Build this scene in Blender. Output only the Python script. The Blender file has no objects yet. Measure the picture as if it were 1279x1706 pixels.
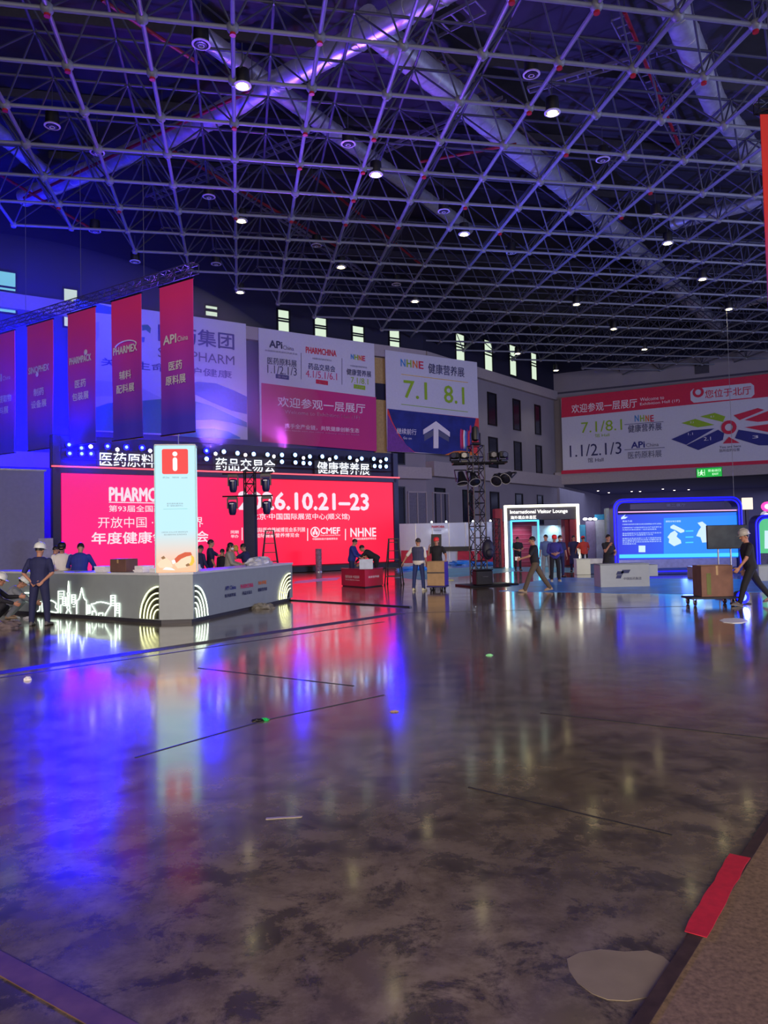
import bpy, math, random
from math import sin, cos, pi, radians, atan2, sqrt, atan
from mathutils import Vector, Matrix, Euler
random.seed(7)
S = bpy.context.scene
COL = S.collection

# ------------------------------------------------------------------ camera
FPX = 1250.0
PITCH = atan(46 / FPX)
ROLL = 0.022
EYE = Vector((0, 0, 1.7))
_f = Vector((0, cos(PITCH), sin(PITCH)))
_r0 = Vector((1, 0, 0))
_u0 = _r0.cross(_f)
_u = _u0 * cos(ROLL) + _r0 * sin(ROLL)
_r = _r0 * cos(ROLL) - _u0 * sin(ROLL)
cam_data = bpy.data.cameras.new('camera')
cam = bpy.data.objects.new('camera', cam_data)
COL.objects.link(cam)
cam_data.sensor_fit = 'VERTICAL'
cam_data.sensor_height = 36
cam_data.lens = 36 * FPX / 1706
cam_data.clip_end = 400
cam.matrix_world = Matrix(((_r.x, _u.x, -_f.x, EYE.x), (_r.y, _u.y, -_f.y, EYE.y), (_r.z, _u.z, -_f.z, EYE.z), (0, 0, 0, 1)))
S.camera = cam

# ------------------------------------------------------------------ world, main lights, exposure
S.view_settings.view_transform = 'Standard'
S.view_settings.look = 'None'
S.view_settings.gamma = 1
S.view_settings.exposure = 0.2
S.view_settings.use_curve_mapping = False
S.cycles.max_bounces = 6
S.cycles.diffuse_bounces = 3
S.cycles.glossy_bounces = 3
S.cycles.volume_bounces = 0
S.cycles.sample_clamp_indirect = 4
W = bpy.data.worlds.new('hall_world')
S.world = W
W.use_nodes = True
W.node_tree.nodes['Background'].inputs[0].default_value = (0.30, 0.30, 0.74, 1)
W.node_tree.nodes['Background'].inputs[1].default_value = 0.75


def area_light(name, loc, target, sx, sy, power, col):
    d = bpy.data.lights.new(name, 'AREA')
    d.shape = 'RECTANGLE'
    d.size, d.size_y = sx, sy
    d.energy = power
    d.color = col
    o = bpy.data.objects.new(name, d)
    COL.objects.link(o)
    o.location = loc
    o.rotation_euler = (Vector(target) - Vector(loc)).to_track_quat('-Z', 'Y').to_euler()
    return o


# added fills: warm from the unseen entrance behind the camera, blue from the right
area_light('entrance_fill', (3, -20, 8), (3, 4, 0), 46, 12, 4300, (1.0, 0.82, 0.62)).data.spread = radians(95)
area_light('side_fill_light', (52, 20, 6), (0, 34, 10), 30, 9, 10000, (0.46, 0.50, 1.0))

area_light('lobby_fill_light', (34, 92, 7.2), (34, 92, 0), 40, 14, 1600, (0.55, 0.58, 1.0))  # added bluish fill that brightens the lobby


def spot_light(name, loc, target, power, col, angle=40, blend=.5, size=.15, parent=None):
    d = bpy.data.lights.new(name, 'SPOT')
    d.energy = power
    d.color = col
    d.spot_size = radians(angle)
    d.spot_blend = blend
    d.shadow_soft_size = size
    o = bpy.data.objects.new(name, d)
    COL.objects.link(o)
    o.location = loc
    o.rotation_euler = (Vector(target) - Vector(loc)).to_track_quat('-Z', 'Y').to_euler()
    if parent:
        bpy.context.view_layer.update()
        o.parent = parent
        o.matrix_parent_inverse = parent.matrix_world.inverted()
    return o


# ------------------------------------------------------------------ pixel / world helpers
def ray(px, py):
    return _f + _r * ((px - 639.5) / FPX) + _u * ((853 - py) / FPX)


def at_depth(px, py, y):
    d = ray(px, py)
    return EYE + d * ((y - EYE.y) / d.y)


def at_z(px, py, z):
    d = ray(px, py)
    return EYE + d * ((z - EYE.z) / d.z)


def ground(px, py):
    return at_z(px, py, 0)


def horizon_y(px):
    return 899 - ROLL * (px - 639.5)


# ------------------------------------------------------------------ materials
def lin(c):
    return tuple((x / 255 / 12.92) if x / 255 <= .04045 else ((x / 255 + .055) / 1.055) ** 2.4 for x in c)


MATS = {}


def mat(name, rgb, rough=.6, metal=0.0, var=.12, scale=6.0, spec=.5, trans=0, bump=0):
    if name in MATS:
        return MATS[name]
    m = bpy.data.materials.new(name)
    m.use_nodes = True
    nt = m.node_tree
    b = nt.nodes['Principled BSDF']
    tc = nt.nodes.new('ShaderNodeTexCoord')
    nz = nt.nodes.new('ShaderNodeTexNoise')
    nz.inputs['Scale'].default_value = scale
    nz.inputs['Detail'].default_value = 4
    nt.links.new(tc.outputs['Object'], nz.inputs['Vector'])
    rp = nt.nodes.new('ShaderNodeValToRGB')
    c = lin(rgb)
    rp.color_ramp.elements[0].position = .3
    rp.color_ramp.elements[1].position = .7
    rp.color_ramp.elements[0].color = tuple(x * (1 - var) for x in c) + (1,)
    rp.color_ramp.elements[1].color = tuple(min(1, x * (1 + var)) for x in c) + (1,)
    nt.links.new(nz.outputs['Fac'], rp.inputs['Fac'])
    nt.links.new(rp.outputs['Color'], b.inputs['Base Color'])
    b.inputs['Roughness'].default_value = rough
    b.inputs['Metallic'].default_value = metal
    b.inputs['Specular IOR Level'].default_value = spec
    if bump:
        bp = nt.nodes.new('ShaderNodeBump')
        bp.inputs['Strength'].default_value = bump
        nt.links.new(nz.outputs['Fac'], bp.inputs['Height'])
        nt.links.new(bp.outputs['Normal'], b.inputs['Normal'])
    if trans:
        b.inputs['Transmission Weight'].default_value = trans
    MATS[name] = m
    return m


def emit(name, rgb, strength=1.0, grad=None):
    """a lit surface; grad = (axis, lo, hi, rgb2): the picture on a screen or lightbox runs from rgb to rgb2"""
    if name in MATS:
        return MATS[name]
    m = bpy.data.materials.new(name)
    m.use_nodes = True
    nt = m.node_tree
    b = nt.nodes['Principled BSDF']
    b.inputs['Base Color'].default_value = (.02, .02, .02, 1)
    b.inputs['Roughness'].default_value = .5
    b.inputs['Emission Color'].default_value = lin(rgb) + (1,)
    b.inputs['Emission Strength'].default_value = strength
    if grad:
        col = gradient(nt, rgb, grad)
        nt.links.new(col, b.inputs['Emission Color'])
    MATS[name] = m
    return m


def gradient(nt, rgb, grad):
    ax, lo, hi, rgb2 = grad
    tc = nt.nodes.new('ShaderNodeTexCoord')
    sx = nt.nodes.new('ShaderNodeSeparateXYZ')
    mr = nt.nodes.new('ShaderNodeMapRange')
    mr.inputs['From Min'].default_value = lo
    mr.inputs['From Max'].default_value = hi
    rp = nt.nodes.new('ShaderNodeValToRGB')
    rp.color_ramp.elements[0].color = lin(rgb) + (1,)
    rp.color_ramp.elements[1].color = lin(rgb2) + (1,)
    nt.links.new(tc.outputs['Object'], sx.inputs[0])
    nt.links.new(sx.outputs[ax], mr.inputs['Value'])
    nt.links.new(mr.outputs['Result'], rp.inputs['Fac'])
    return rp.outputs['Color']


def cloth_gradient(name, rgb, grad, rough=.7):
    m = bpy.data.materials.new(name)
    m.use_nodes = True
    nt = m.node_tree
    b = nt.nodes['Principled BSDF']
    b.inputs['Roughness'].default_value = rough
    nt.links.new(gradient(nt, rgb, grad), b.inputs['Base Color'])
    return m


# ------------------------------------------------------------------ mesh building
class MB:
    def __init__(s):
        s.v, s.f, s.m = [], [], []

    def add(s, vs, fs, m=0):
        k = len(s.v)
        s.v += [tuple(v) for v in vs]
        s.f += [tuple(i + k for i in f) for f in fs]
        s.m += [m] * len(fs)
        return s

    def box(s, c, d, m=0, R=None):
        x, y, z = d[0] / 2, d[1] / 2, d[2] / 2
        vs = [Vector((a, b, e)) for a in (-x, x) for b in (-y, y) for e in (-z, z)]
        if R is not None:
            vs = [R @ v for v in vs]
        c = Vector(c)
        return s.add([v + c for v in vs], [(0, 1, 3, 2), (4, 6, 7, 5), (0, 4, 5, 1), (2, 3, 7, 6), (0, 2, 6, 4), (1, 5, 7, 3)], m)

    def bbox(s, c, d, bev=.01, m=0):
        """box with chamfered vertical and top edges"""
        x, y, z = d[0] / 2, d[1] / 2, d[2] / 2
        b = min(bev, x * .9, y * .9, z * .9)
        def ring(ix, zz):
            X, Y = x - ix, y - ix
            return [(-X + b, -Y, zz), (X - b, -Y, zz), (X, -Y + b, zz), (X, Y - b, zz), (X - b, Y, zz), (-X + b, Y, zz), (-X, Y - b, zz), (-X, -Y + b, zz)]
        rings = [ring(b, -z), ring(0, -z + b), ring(0, z - b), ring(b, z)]
        vs = [Vector(p) + Vector(c) for r in rings for p in r]
        fs = [tuple(range(7, -1, -1)), tuple(range(24, 32))]
        for k in range(3):
            for i in range(8):
                j = (i + 1) % 8
                fs.append((k * 8 + i, k * 8 + j, k * 8 + 8 + j, k * 8 + 8 + i))
        return s.add(vs, fs, m)

    def cyl(s, a, b, r0, r1=None, n=10, m=0, caps=True):
        a, b = Vector(a), Vector(b)
        r1 = r0 if r1 is None else r1
        ax = (b - a).normalized()
        t = Vector((0, 0, 1)) if abs(ax.z) < .9 else Vector((1, 0, 0))
        e1 = ax.cross(t).normalized()
        e2 = ax.cross(e1)
        vs = []
        for p, r in ((a, r0), (b, r1)):
            vs += [p + e1 * (r * cos(2 * pi * i / n)) + e2 * (r * sin(2 * pi * i / n)) for i in range(n)]
        fs = [(i, i + n, (i + 1) % n + n, (i + 1) % n) for i in range(n)]
        if caps:
            fs += [tuple(range(n)), tuple(range(2 * n - 1, n - 1, -1))]
        return s.add(vs, fs, m)

    def tube(s, pts, r, n=8, m=0):
        pts = [Vector(p) for p in pts]
        rad = r if isinstance(r, (list, tuple)) else [r] * len(pts)
        vs = []
        prev = None
        for i, p in enumerate(pts):
            d = (pts[min(i + 1, len(pts) - 1)] - pts[max(i - 1, 0)]).normalized()
            if prev is None:
                t = Vector((0, 0, 1)) if abs(d.z) < .9 else Vector((1, 0, 0))
                e1 = d.cross(t).normalized()
            else:
                e1 = (prev - d * prev.dot(d)).normalized()
            prev = e1
            e2 = d.cross(e1)
            vs += [p + e1 * (rad[i] * cos(2 * pi * k / n)) + e2 * (rad[i] * sin(2 * pi * k / n)) for k in range(n)]
        fs = []
        for i in range(len(pts) - 1):
            for k in range(n):
                k2 = (k + 1) % n
                fs.append((i * n + k, i * n + k2, i * n + n + k2, i * n + n + k))
        fs += [tuple(range(n - 1, -1, -1)), tuple(range((len(pts) - 1) * n, len(pts) * n))]
        return s.add(vs, fs, m)

    def lathe(s, prof, c=(0, 0, 0), n=20, m=0, R=None, ring=False):
        c = Vector(c)
        vs, fs = [], []
        for r, z in prof:
            for i in range(n):
                v = Vector((r * cos(2 * pi * i / n), r * sin(2 * pi * i / n), z))
                vs.append((R @ v if R is not None else v) + c)
        for k in range(len(prof) - 1):
            for i in range(n):
                j = (i + 1) % n
                fs.append((k * n + i, k * n + j, k * n + n + j, k * n + n + i))
        if ring:
            k = (len(prof) - 1) * n
            fs += [(k + i, k + (i + 1) % n, (i + 1) % n, i) for i in range(n)]
        else:
            fs += [tuple(range(n - 1, -1, -1)), tuple(range((len(prof) - 1) * n, len(prof) * n))]
        return s.add(vs, fs, m)

    def ball(s, c, r, n=10, m=0, R=None):
        if not isinstance(r, (tuple, list)):
            r = (r, r, r)
        h = max(4, n // 2)
        c = Vector(c)
        vs = []
        for k in range(1, h):
            th = pi * k / h
            for i in range(n):
                a = 2 * pi * i / n
                v = Vector((r[0] * sin(th) * cos(a), r[1] * sin(th) * sin(a), r[2] * cos(th)))
                vs.append((R @ v if R is not None else v) + c)
        top, bot = Vector((0, 0, r[2])), Vector((0, 0, -r[2]))
        vs += [(R @ top if R is not None else top) + c, (R @ bot if R is not None else bot) + c]
        T = len(vs) - 2
        fs = []
        for k in range(h - 2):
            for i in range(n):
                j = (i + 1) % n
                fs.append((k * n + i, k * n + n + i, k * n + n + j, k * n + j))
        for i in range(n):
            j = (i + 1) % n
            fs.append((T, i, j))
            fs.append((T + 1, (h - 2) * n + j, (h - 2) * n + i))
        return s.add(vs, fs, m)

    def prism(s, pts, y0, y1, m=0):
        """outline in the x-z plane, given depth from y0 (front) to y1 (back)"""
        a = sum(pts[i][0] * pts[(i + 1) % len(pts)][1] - pts[(i + 1) % len(pts)][0] * pts[i][1] for i in range(len(pts)))
        if a < 0:
            pts = pts[::-1]
        n = len(pts)
        vs = [(p[0], y0, p[1]) for p in pts] + [(p[0], y1, p[1]) for p in pts]
        fs = [tuple(range(n)), tuple(range(2 * n - 1, n - 1, -1))]
        fs += [(i, i + n, (i + 1) % n + n, (i + 1) % n) for i in range(n)]
        return s.add(vs, fs, m)

    def slab(s, pts, z0, z1, m=0):
        """outline in plan, from z0 up to z1"""
        a = sum(pts[i][0] * pts[(i + 1) % len(pts)][1] - pts[(i + 1) % len(pts)][0] * pts[i][1] for i in range(len(pts)))
        if a < 0:
            pts = pts[::-1]
        n = len(pts)
        vs = [(p[0], p[1], z1) for p in pts] + [(p[0], p[1], z0) for p in pts]
        fs = [tuple(range(n)), tuple(range(2 * n - 1, n - 1, -1))]
        fs += [(i, i + n, (i + 1) % n + n, (i + 1) % n) for i in range(n)]
        return s.add(vs, fs, m)

    def build(s, name, mats, parent=None, label=None, smooth=True):
        me = bpy.data.meshes.new(name)
        me.from_pydata(s.v, [], s.f)
        for m in (mats if isinstance(mats, (list, tuple)) else [mats]):
            me.materials.append(m)
        if len(me.materials) > 1:
            me.polygons.foreach_set('material_index', s.m)
        if smooth:
            me.polygons.foreach_set('use_smooth', [True] * len(me.polygons))
            me.update()
            me.set_sharp_from_angle(angle=.7)
        me.update()
        o = bpy.data.objects.new(name, me)
        COL.objects.link(o)
        if parent:
            o.parent = parent
        if label:
            o['label'] = label
        return o


def tag(o, label, cat, group=None, kind=None):
    o['label'] = label
    o['category'] = cat
    if group:
        o['group'] = group
    if kind:
        o['kind'] = kind
    return o


def thing(name, label, cat, loc=(0, 0, 0), rz=0, group=None):
    o = bpy.data.objects.new(name, None)
    COL.objects.link(o)
    o.location = loc
    o.rotation_euler = (0, 0, rz)
    o.empty_display_size = .1
    return tag(o, label, cat, group)


def struct(name, mb, mats, parent=None, label=None):
    o = mb.build(name, mats, parent, label)
    if not parent:
        o['kind'] = 'structure'
    return o


def dup(root, loc=None, rz=None, label=None, group=None):
    def cp(o, par):
        c = o.copy()
        COL.objects.link(c)
        if par:
            c.parent = par
        for ch in list(o.children):
            cp(ch, c)
        return c
    c = cp(root, None)
    if loc is not None:
        c.location = loc
    if rz is not None:
        c.rotation_euler = (0, 0, rz)
    if label:
        c['label'] = label
    if group:
        c['group'] = group
    return c


# ------------------------------------------------------------------ lettering
_TXT = {}


def glyphs(s, bold):
    k = (s, bold)
    if k not in _TXT:
        c = bpy.data.curves.new('lettering_curve', 'FONT')
        c.body = s
        c.offset = bold
        c.resolution_u = 2
        o = bpy.data.objects.new('lettering_curve', c)
        m = o.to_mesh()
        vs = [(v.co.x, v.co.y) for v in m.vertices]
        fs = [tuple(p.vertices) for p in m.polygons]
        o.to_mesh_clear()
        bpy.data.objects.remove(o)
        bpy.data.curves.remove(c)
        x0, x1 = min(v[0] for v in vs), max(v[0] for v in vs)
        y0, y1 = min(v[1] for v in vs), max(v[1] for v in vs)
        _TXT[k] = ([((v[0] - x0) / (x1 - x0), (v[1] - y0) / (y1 - y0)) for v in vs], fs, (x1 - x0) / (y1 - y0))
    return _TXT[k]


def text_mb(mb, s, x0, x1, zc, h=None, y=-.02, bold=0.0, m=0, align='fit', slant=0):
    vs, fs, asp = glyphs(s, 0)
    if align == 'c':
        w = h * asp
        x0, x1 = (x0 + x1) / 2 - w / 2, (x0 + x1) / 2 + w / 2
    if h is None:
        h = (x1 - x0) / asp
    e = bold * h * 1.3
    offs = [(0, 0)] if not bold else [(-e, 0), (e, 0), (0, -e), (0, e), (0, 0)]
    for k, (ox, oz) in enumerate(offs):
        mb.add([(x0 + e + v[0] * (x1 - x0 - 2 * e) + ox + slant * (v[1] - .5) * h, y - .0012 * k, zc + oz + (v[1] - .5) * (h - 2 * e)) for v in vs], fs, m)
    return mb


def text(parent, s, mt, x0, x1, zc, h=None, y=-.02, bold=0.0, name='lettering', align='fit', slant=0):
    return text_mb(MB(), s, x0, x1, zc, h, y, bold, 0, align, slant).build(name, mt, parent, smooth=False)


class Fr:
    """a vertical plane standing in the hall: point on it seen at pixel column px at distance depth, turned by rz"""
    def __init__(s, px, depth, rz, z0=0.0):
        p = at_depth(px, 899, depth)
        s.o = Vector((p.x, p.y, z0))
        s.rz = rz
        s.ex = Vector((cos(rz), sin(rz), 0))
        s.n = Vector((sin(rz), -cos(rz), 0))

    def uv(s, px, py):
        d = ray(px, py)
        t = (s.o - EYE).dot(s.n) / d.dot(s.n)
        q = EYE + d * t - s.o
        return (q.dot(s.ex), q.z)

    def depth(s, px):
        d = ray(px, 899)
        t = (s.o - EYE).dot(s.n) / d.dot(s.n)
        return (EYE + d * t).y

    def pts(s, ps):
        return [s.uv(*p) for p in ps]

    def world(s, u, v, out=0):
        return s.o + s.ex * u + Vector((0, 0, v)) + s.n * out

    def text(s, parent, t, xl, yl, xr, yr, hpx, mt, bold=0.0, y=-.03, name='lettering', slant=0):
        a, b = s.uv(xl, yl), s.uv(xr, yr)
        h = hpx * s.depth((xl + xr) / 2) / FPX
        return text(parent, t, mt, a[0], b[0], (a[1] + b[1]) / 2, h, y, bold, name, slant=slant)

    def poly(s, parent, name, ps, mt, y=-.02, th=.01):
        return MB().prism(s.pts(ps), y - th, y).build(name, mt, parent, smooth=False)

# ------------------------------------------------------------------ common materials
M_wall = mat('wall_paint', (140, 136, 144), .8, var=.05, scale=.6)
M_wall_hi = mat('dark_upper_cladding', (26, 28, 54), .8, var=.1, scale=.5)
M_ledge = mat('pale_stone_ledge', (165, 158, 160), .7, var=.05)
M_darkglass = mat('dark_window_glass', (30, 32, 48), .15, var=.1)
M_steel = mat('grey_painted_tube', (116, 122, 134), .45, .0, .08, 3)
M_web = mat('grey_brace_tube', (70, 72, 92), .5, .0, .08, 3)
M_node = mat('grey_ball_joint', (122, 126, 138), .45, .0, .1)
M_rednode = mat('red_joint_cap', (170, 30, 40), .5)
M_deck = mat('dark_roof_deck', (44, 42, 52), .85, var=.2, scale=1.5)
M_duct = mat('silver_duct_skin', (205, 208, 222), .36, .55, .10, 5, bump=.1)
M_black = mat('black_paint', (16, 16, 20), .5)
M_blackmetal = mat('black_steel', (24, 24, 30), .4, .3)
M_white = mat('white_paint', (225, 226, 228), .5, var=.03)
M_alu = mat('aluminium', (150, 152, 160), .4, .8)

# ------------------------------------------------------------------ floor
def floor_material():
    m = bpy.data.materials.new('polished_concrete')
    m.use_nodes = True
    nt = m.node_tree
    N = nt.nodes.new
    L = nt.links.new
    b = nt.nodes['Principled BSDF']
    tc = N('ShaderNodeTexCoord')

    def noise(scale, detail=5, rough=.6, dist=0):
        n = N('ShaderNodeTexNoise')
        n.inputs['Scale'].default_value = scale
        n.inputs['Detail'].default_value = detail
        n.inputs['Roughness'].default_value = rough
        n.inputs['Distortion'].default_value = dist
        L(tc.outputs['Object'], n.inputs['Vector'])
        return n

    def ramp(n, stops):
        r = N('ShaderNodeValToRGB')
        while len(r.color_ramp.elements) < len(stops):
            r.color_ramp.elements.new(.5)
        for e, (p, c) in zip(r.color_ramp.elements, stops):
            e.position = p
            e.color = lin(c) + (1,)
        L(n.outputs['Fac'], r.inputs['Fac'])
        return r

    def mix(a, b_, f, kind='MIX'):
        x = N('ShaderNodeMix')
        x.data_type = 'RGBA'
        x.blend_type = kind
        L(a, x.inputs[6])
        L(b_, x.inputs[7])
        if isinstance(f, float):
            x.inputs[0].default_value = f
        else:
            L(f, x.inputs[0])
        return x.outputs[2]
    base = ramp(noise(.5, 7, .66, .1), [(.3, (98, 88, 76)), (.5, (128, 114, 96)), (.72, (152, 136, 112))])
    fine = ramp(noise(2.8, 9, .72, .15), [(.40, (120, 108, 100)), (.58, (255, 255, 255))])
    c = mix(base.outputs['Color'], fine.outputs['Color'], .55, 'MULTIPLY')
    # worn dark stains, thickest by the worn edge near the textured matting
    st = ramp(noise(2.9, 10, .74, .3), [(.50, (0, 0, 0)), (.585, (255, 255, 255))])
    sx = N('ShaderNodeSeparateXYZ')
    L(tc.outputs['Object'], sx.inputs[0])
    mr = N('ShaderNodeMapRange')
    mr.inputs['From Min'].default_value = 8.5
    mr.inputs['From Max'].default_value = 3.0
    mr.inputs['To Min'].default_value = .06
    mr.inputs['To Max'].default_value = .80
    L(sx.outputs['Y'], mr.inputs['Value'])
    mul = N('ShaderNodeMath')
    mul.operation = 'MULTIPLY'
    L(st.outputs['Color'], mul.inputs[0])
    L(mr.outputs['Result'], mul.inputs[1])
    dark = N('ShaderNodeRGB')
    dark.outputs[0].default_value = lin((52, 46, 44)) + (1,)
    c = mix(c, dark.outputs[0], mul.outputs[0])
    L(c, b.inputs['Base Color'])
    rr = N('ShaderNodeMapRange')
    rr.inputs['From Min'].default_value = .3
    rr.inputs['From Max'].default_value = .7
    rr.inputs['To Min'].default_value = .10
    rr.inputs['To Max'].default_value = .20
    L(noise(.9, 6, .6, .5).outputs['Fac'], rr.inputs['Value'])
    L(rr.outputs['Result'], b.inputs['Roughness'])
    b.inputs['Specular IOR Level'].default_value = .85
    b.inputs['Coat Weight'].default_value = .55
    b.inputs['Coat Roughness'].default_value = .09
    bp = N('ShaderNodeBump')
    bp.inputs['Strength'].default_value = .05
    bp.inputs['Distance'].default_value = .02
    L(noise(3.0, 3, .5).outputs['Fac'], bp.inputs['Height'])
    L(bp.outputs['Normal'], b.inputs['Normal'])
    return m


struct('floor', MB().box((5, 32, -.1), (150, 130, .2)), floor_material())
M_joint = mat('dark_floor_joint', (40, 38, 40), .6)
M_plate = mat('dull_cover_plate', (70, 66, 66), .6, .0, .2, 3)


def floor_strip(name, p, q, w, mt, h=.004):
    a, b = ground(*p), ground(*q)
    d = (b - a).normalized()
    n = Vector((-d.y, d.x, 0)) * w / 2
    pts = [(v.x, v.y) for v in (a - n, b - n, b + n, a + n)]
    return struct(name, MB().slab(pts, 0, h), mt)


floor_strip('trim_1', (-40, 1127), (668, 1022), .30, M_plate)
floor_strip('trim_2', (-40, 1135), (640, 1036), .04, M_joint)
floor_strip('trim_3', (484, 1000.5), (684, 1012), .09, M_black, .03)
floor_strip('trim_4', (225, 1262), (446, 1199), .018, M_joint)
floor_strip('trim_5', (446, 1199), (640, 1158), .015, M_joint)
floor_strip('trim_6', (780, 1312), (1120, 1392), .012, M_joint)
floor_strip('trim_7', (-60, 1572), (210, 1720), .10, mat('rusty_floor_strip', (92, 66, 56), .7, var=.3, scale=9))
floor_strip('trim_8', (330, 1113), (590, 1143), .02, M_joint)
floor_strip('trim_9', (900, 1188), (1290, 1232), .016, M_joint)
floor_strip('trim_10', (640, 1022), (1150, 1010), .016, M_joint)

# worn matting in the near right corner, its steel edge strip and the red tape on it
e0, e1 = ground(1058, 1730), ground(1300, 1345)
ed = (e1 - e0).normalized()
en = Vector((ed.y, -ed.x, 0))
M_mat = mat('brown_textured_matting', (116, 94, 78), .9, var=.35, scale=60, bump=.6)
q = [e0 - ed * 1.5, e1 + ed * 2, e1 + ed * 2 + en * 4, e0 - ed * 1.5 + en * 4]
tag(MB().slab([(v.x, v.y) for v in q], 0, .008).build('floor_mat', M_mat),
    'brown textured floor matting along the red taped edge of the concrete', 'mat')
es = MB()
q = [e0 - ed * 1.5 - en * .035, e1 + ed * 2 - en * .035, e1 + ed * 2 + en * .02, e0 - ed * 1.5 + en * .02]
struct('trim_11', es.slab([(v.x, v.y) for v in q], 0, .012), mat('brown_edge_strip', (74, 58, 52), .5, .3, .3, 14))
tp = []
a, b = ground(1158, 1562), ground(1232, 1430)
td = (b - a).normalized()
tn = Vector((td.y, -td.x, 0))
jag = random.Random(3)
for i in range(11):
    tp.append(a + td * ((b - a).length * i / 10) + tn * (.048 + jag.uniform(-.004, .004)))
for i in range(10, -1, -1):
    tp.append(a + td * ((b - a).length * i / 10) - tn * (.048 + jag.uniform(-.006, .006)))
tag(MB().slab([(v.x, v.y) for v in tp], .012, .015).build('tape_strip', mat('red_tape', (196, 38, 60), .5, var=.15, scale=20)),
    'ragged strip of red tape stuck along the edge of the brown matting', 'tape')
# repaired lighter patch of concrete
pp = [ground(*p) for p in ((944, 1598), (966, 1587), (1000, 1582), (1040, 1586), (1078, 1584), (1104, 1594), (1120, 1608), (1116, 1626), (1102, 1648), (1078, 1662), (1046, 1668), (1012, 1666), (986, 1656), (962, 1638), (948, 1618))]
struct('trim_12', MB().slab([(v.x, v.y) for v in pp], 0, .002), mat('pale_concrete_patch', (134, 122, 104), .5, var=.1, scale=8))

# ------------------------------------------------------------------ hall shell
def P2(px, y):
    v = at_depth(px, 900, y)
    return Vector((v.x, v.y))


dL = Vector((sin(radians(58)), cos(radians(58))))
W0 = P2(400, 57)


def hit(p, d, px):
    """where the wall line p + t d crosses pixel column px"""
    r = ray(px, 900)
    k = r.x / r.y
    t = (k * p.y - p.x) / (d.x - k * d.y)
    return p + d * t


K1 = hit(W0, dL, 712)
dM = Vector((sin(radians(39)), cos(radians(39))))
K2 = hit(K1, dM, 930)
dR = Vector((.899, -.438))
KL = W0 - dL * 56
KR = K2 + dR * 58
ROOF = 24.5


def wall(name, a, b, z0, z1, mt, th=.4, out=0.0, parent=None):
    d = (b - a).normalized()
    n = Vector((d.y, -d.x))            # towards the viewer
    q = [a + n * out, b + n * out, b - n * th, a - n * th]
    return struct(name, MB().slab([(v.x, v.y) for v in q], z0, z1), mt, parent)


# left wall, middle wall; plaster to 17 m, dark cladding with clerestory windows above
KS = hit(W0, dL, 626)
wall('wall_left', KL, KS, 0, 18.3, mat('blue_lit_wall_paint', (62, 66, 124), .8, var=.08, scale=.5))  # blue stage light on the left wall put into its paint colour
wall('wall_left_end', KS, K1, 0, 18.3, M_wall)
wall('wall_back', K1, K2, 0, 18.3, M_wall)
wall('wall_left_upper', KL, K1, 18.3, ROOF, M_wall_hi)
wall('wall_back_upper', K1, K2, 18.3, ROOF, M_wall_hi)
wall('wall_right', K2, KR, 7.5, 20.4, M_wall)
wall('wall_right_upper', K2, KR, 20.4, ROOF, M_wall_hi)
# the deep lobby under the right wall
nR = Vector((dR.y, -dR.x))
wall('wall_lobby', K2 - nR * 26, KR - nR * 26, 0, 7.5, mat('lobby_wall', (92, 90, 118), .8, var=.15, scale=.3))
q = [K2, KR, KR - nR * 26.4, K2 - nR * 26.4]
struct('ceiling_lobby', MB().slab([(v.x, v.y) for v in q], 7.5, 7.9), mat('lobby_soffit', (64, 62, 84), .8))
wall('wall_lobby_side', K2 - nR * 26, K2, 0, 7.5, M_wall, .3)
# mouldings
wall('trim_cornice_left', KL, K1, 17.3, 18.3, M_ledge, -.002, .45)
wall('trim_cornice_back', K1, K2, 17.3, 18.3, M_ledge, -.002, .45)
wall('trim_ledge_left', KL, K1, 6.9, 7.9, M_ledge, -.002, .9)
wall('trim_ledge_back', K1, K2, 7.2, 8.5, M_ledge, -.002, .9)
wall('trim_ledge_right', K2, KR, 7.5, 8.9, M_ledge, -.002, .8)
wall('trim_band_right', K2, KR, 18.0, 18.2, mat('dark_wall_joint', (70, 68, 84), .8), -.002, .05)  # narrow dark joint line along the right wall
# side walls of the hall, out of the picture
KLb, KRb = Vector((KL.x - 6, -30)), Vector((KR.x + 4, -30))
wall('wall_side_left', KLb, KL, 0, ROOF, M_wall_hi)
wall('wall_side_right', KR, KRb, 0, ROOF, M_wall_hi)
q = [KL, K1, K2, KR, KRb, KLb]
rb = MB().slab([(v.x, v.y) for v in q], ROOF, ROOF + .3)
struct('ceiling', rb, M_deck)

# wall windows: dark slits on the middle wall, glazed clerestory slots high up
wn = [0]


def wall_window(p, d, px0, px1, z0, z1, lit, name=None):
    wn[0] += 1
    a, b = hit(p, d, px0), hit(p, d, px1)
    dd = (b - a).normalized()
    n = Vector((dd.y, -dd.x))
    w = (b - a).length
    c = (a + b) / 2
    o = bpy.data.objects.new('window_%d' % wn[0], None)
    COL.objects.link(o)
    o['kind'] = 'structure'
    o.location = (c.x + n.x * .02, c.y + n.y * .02, z0)
    o.rotation_euler = (0, 0, atan2(dd.y, dd.x))
    h = z1 - z0
    MB().box((0, .04, h / 2), (w, .06, h)).build('pane', lit, o, smooth=False)
    f = MB()
    for x in (-w / 2, w / 2):
        f.box((x, 0, h / 2), (.12, .14, h))
    for z in ((0, h) if lit is M_darkglass else (0, h * .52, h * .62, h)):
        f.box((0, 0, z), (w + .12, .14, .12))
    f.build('window_frame', M_blackmetal, o, smooth=False)
    return o


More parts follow.
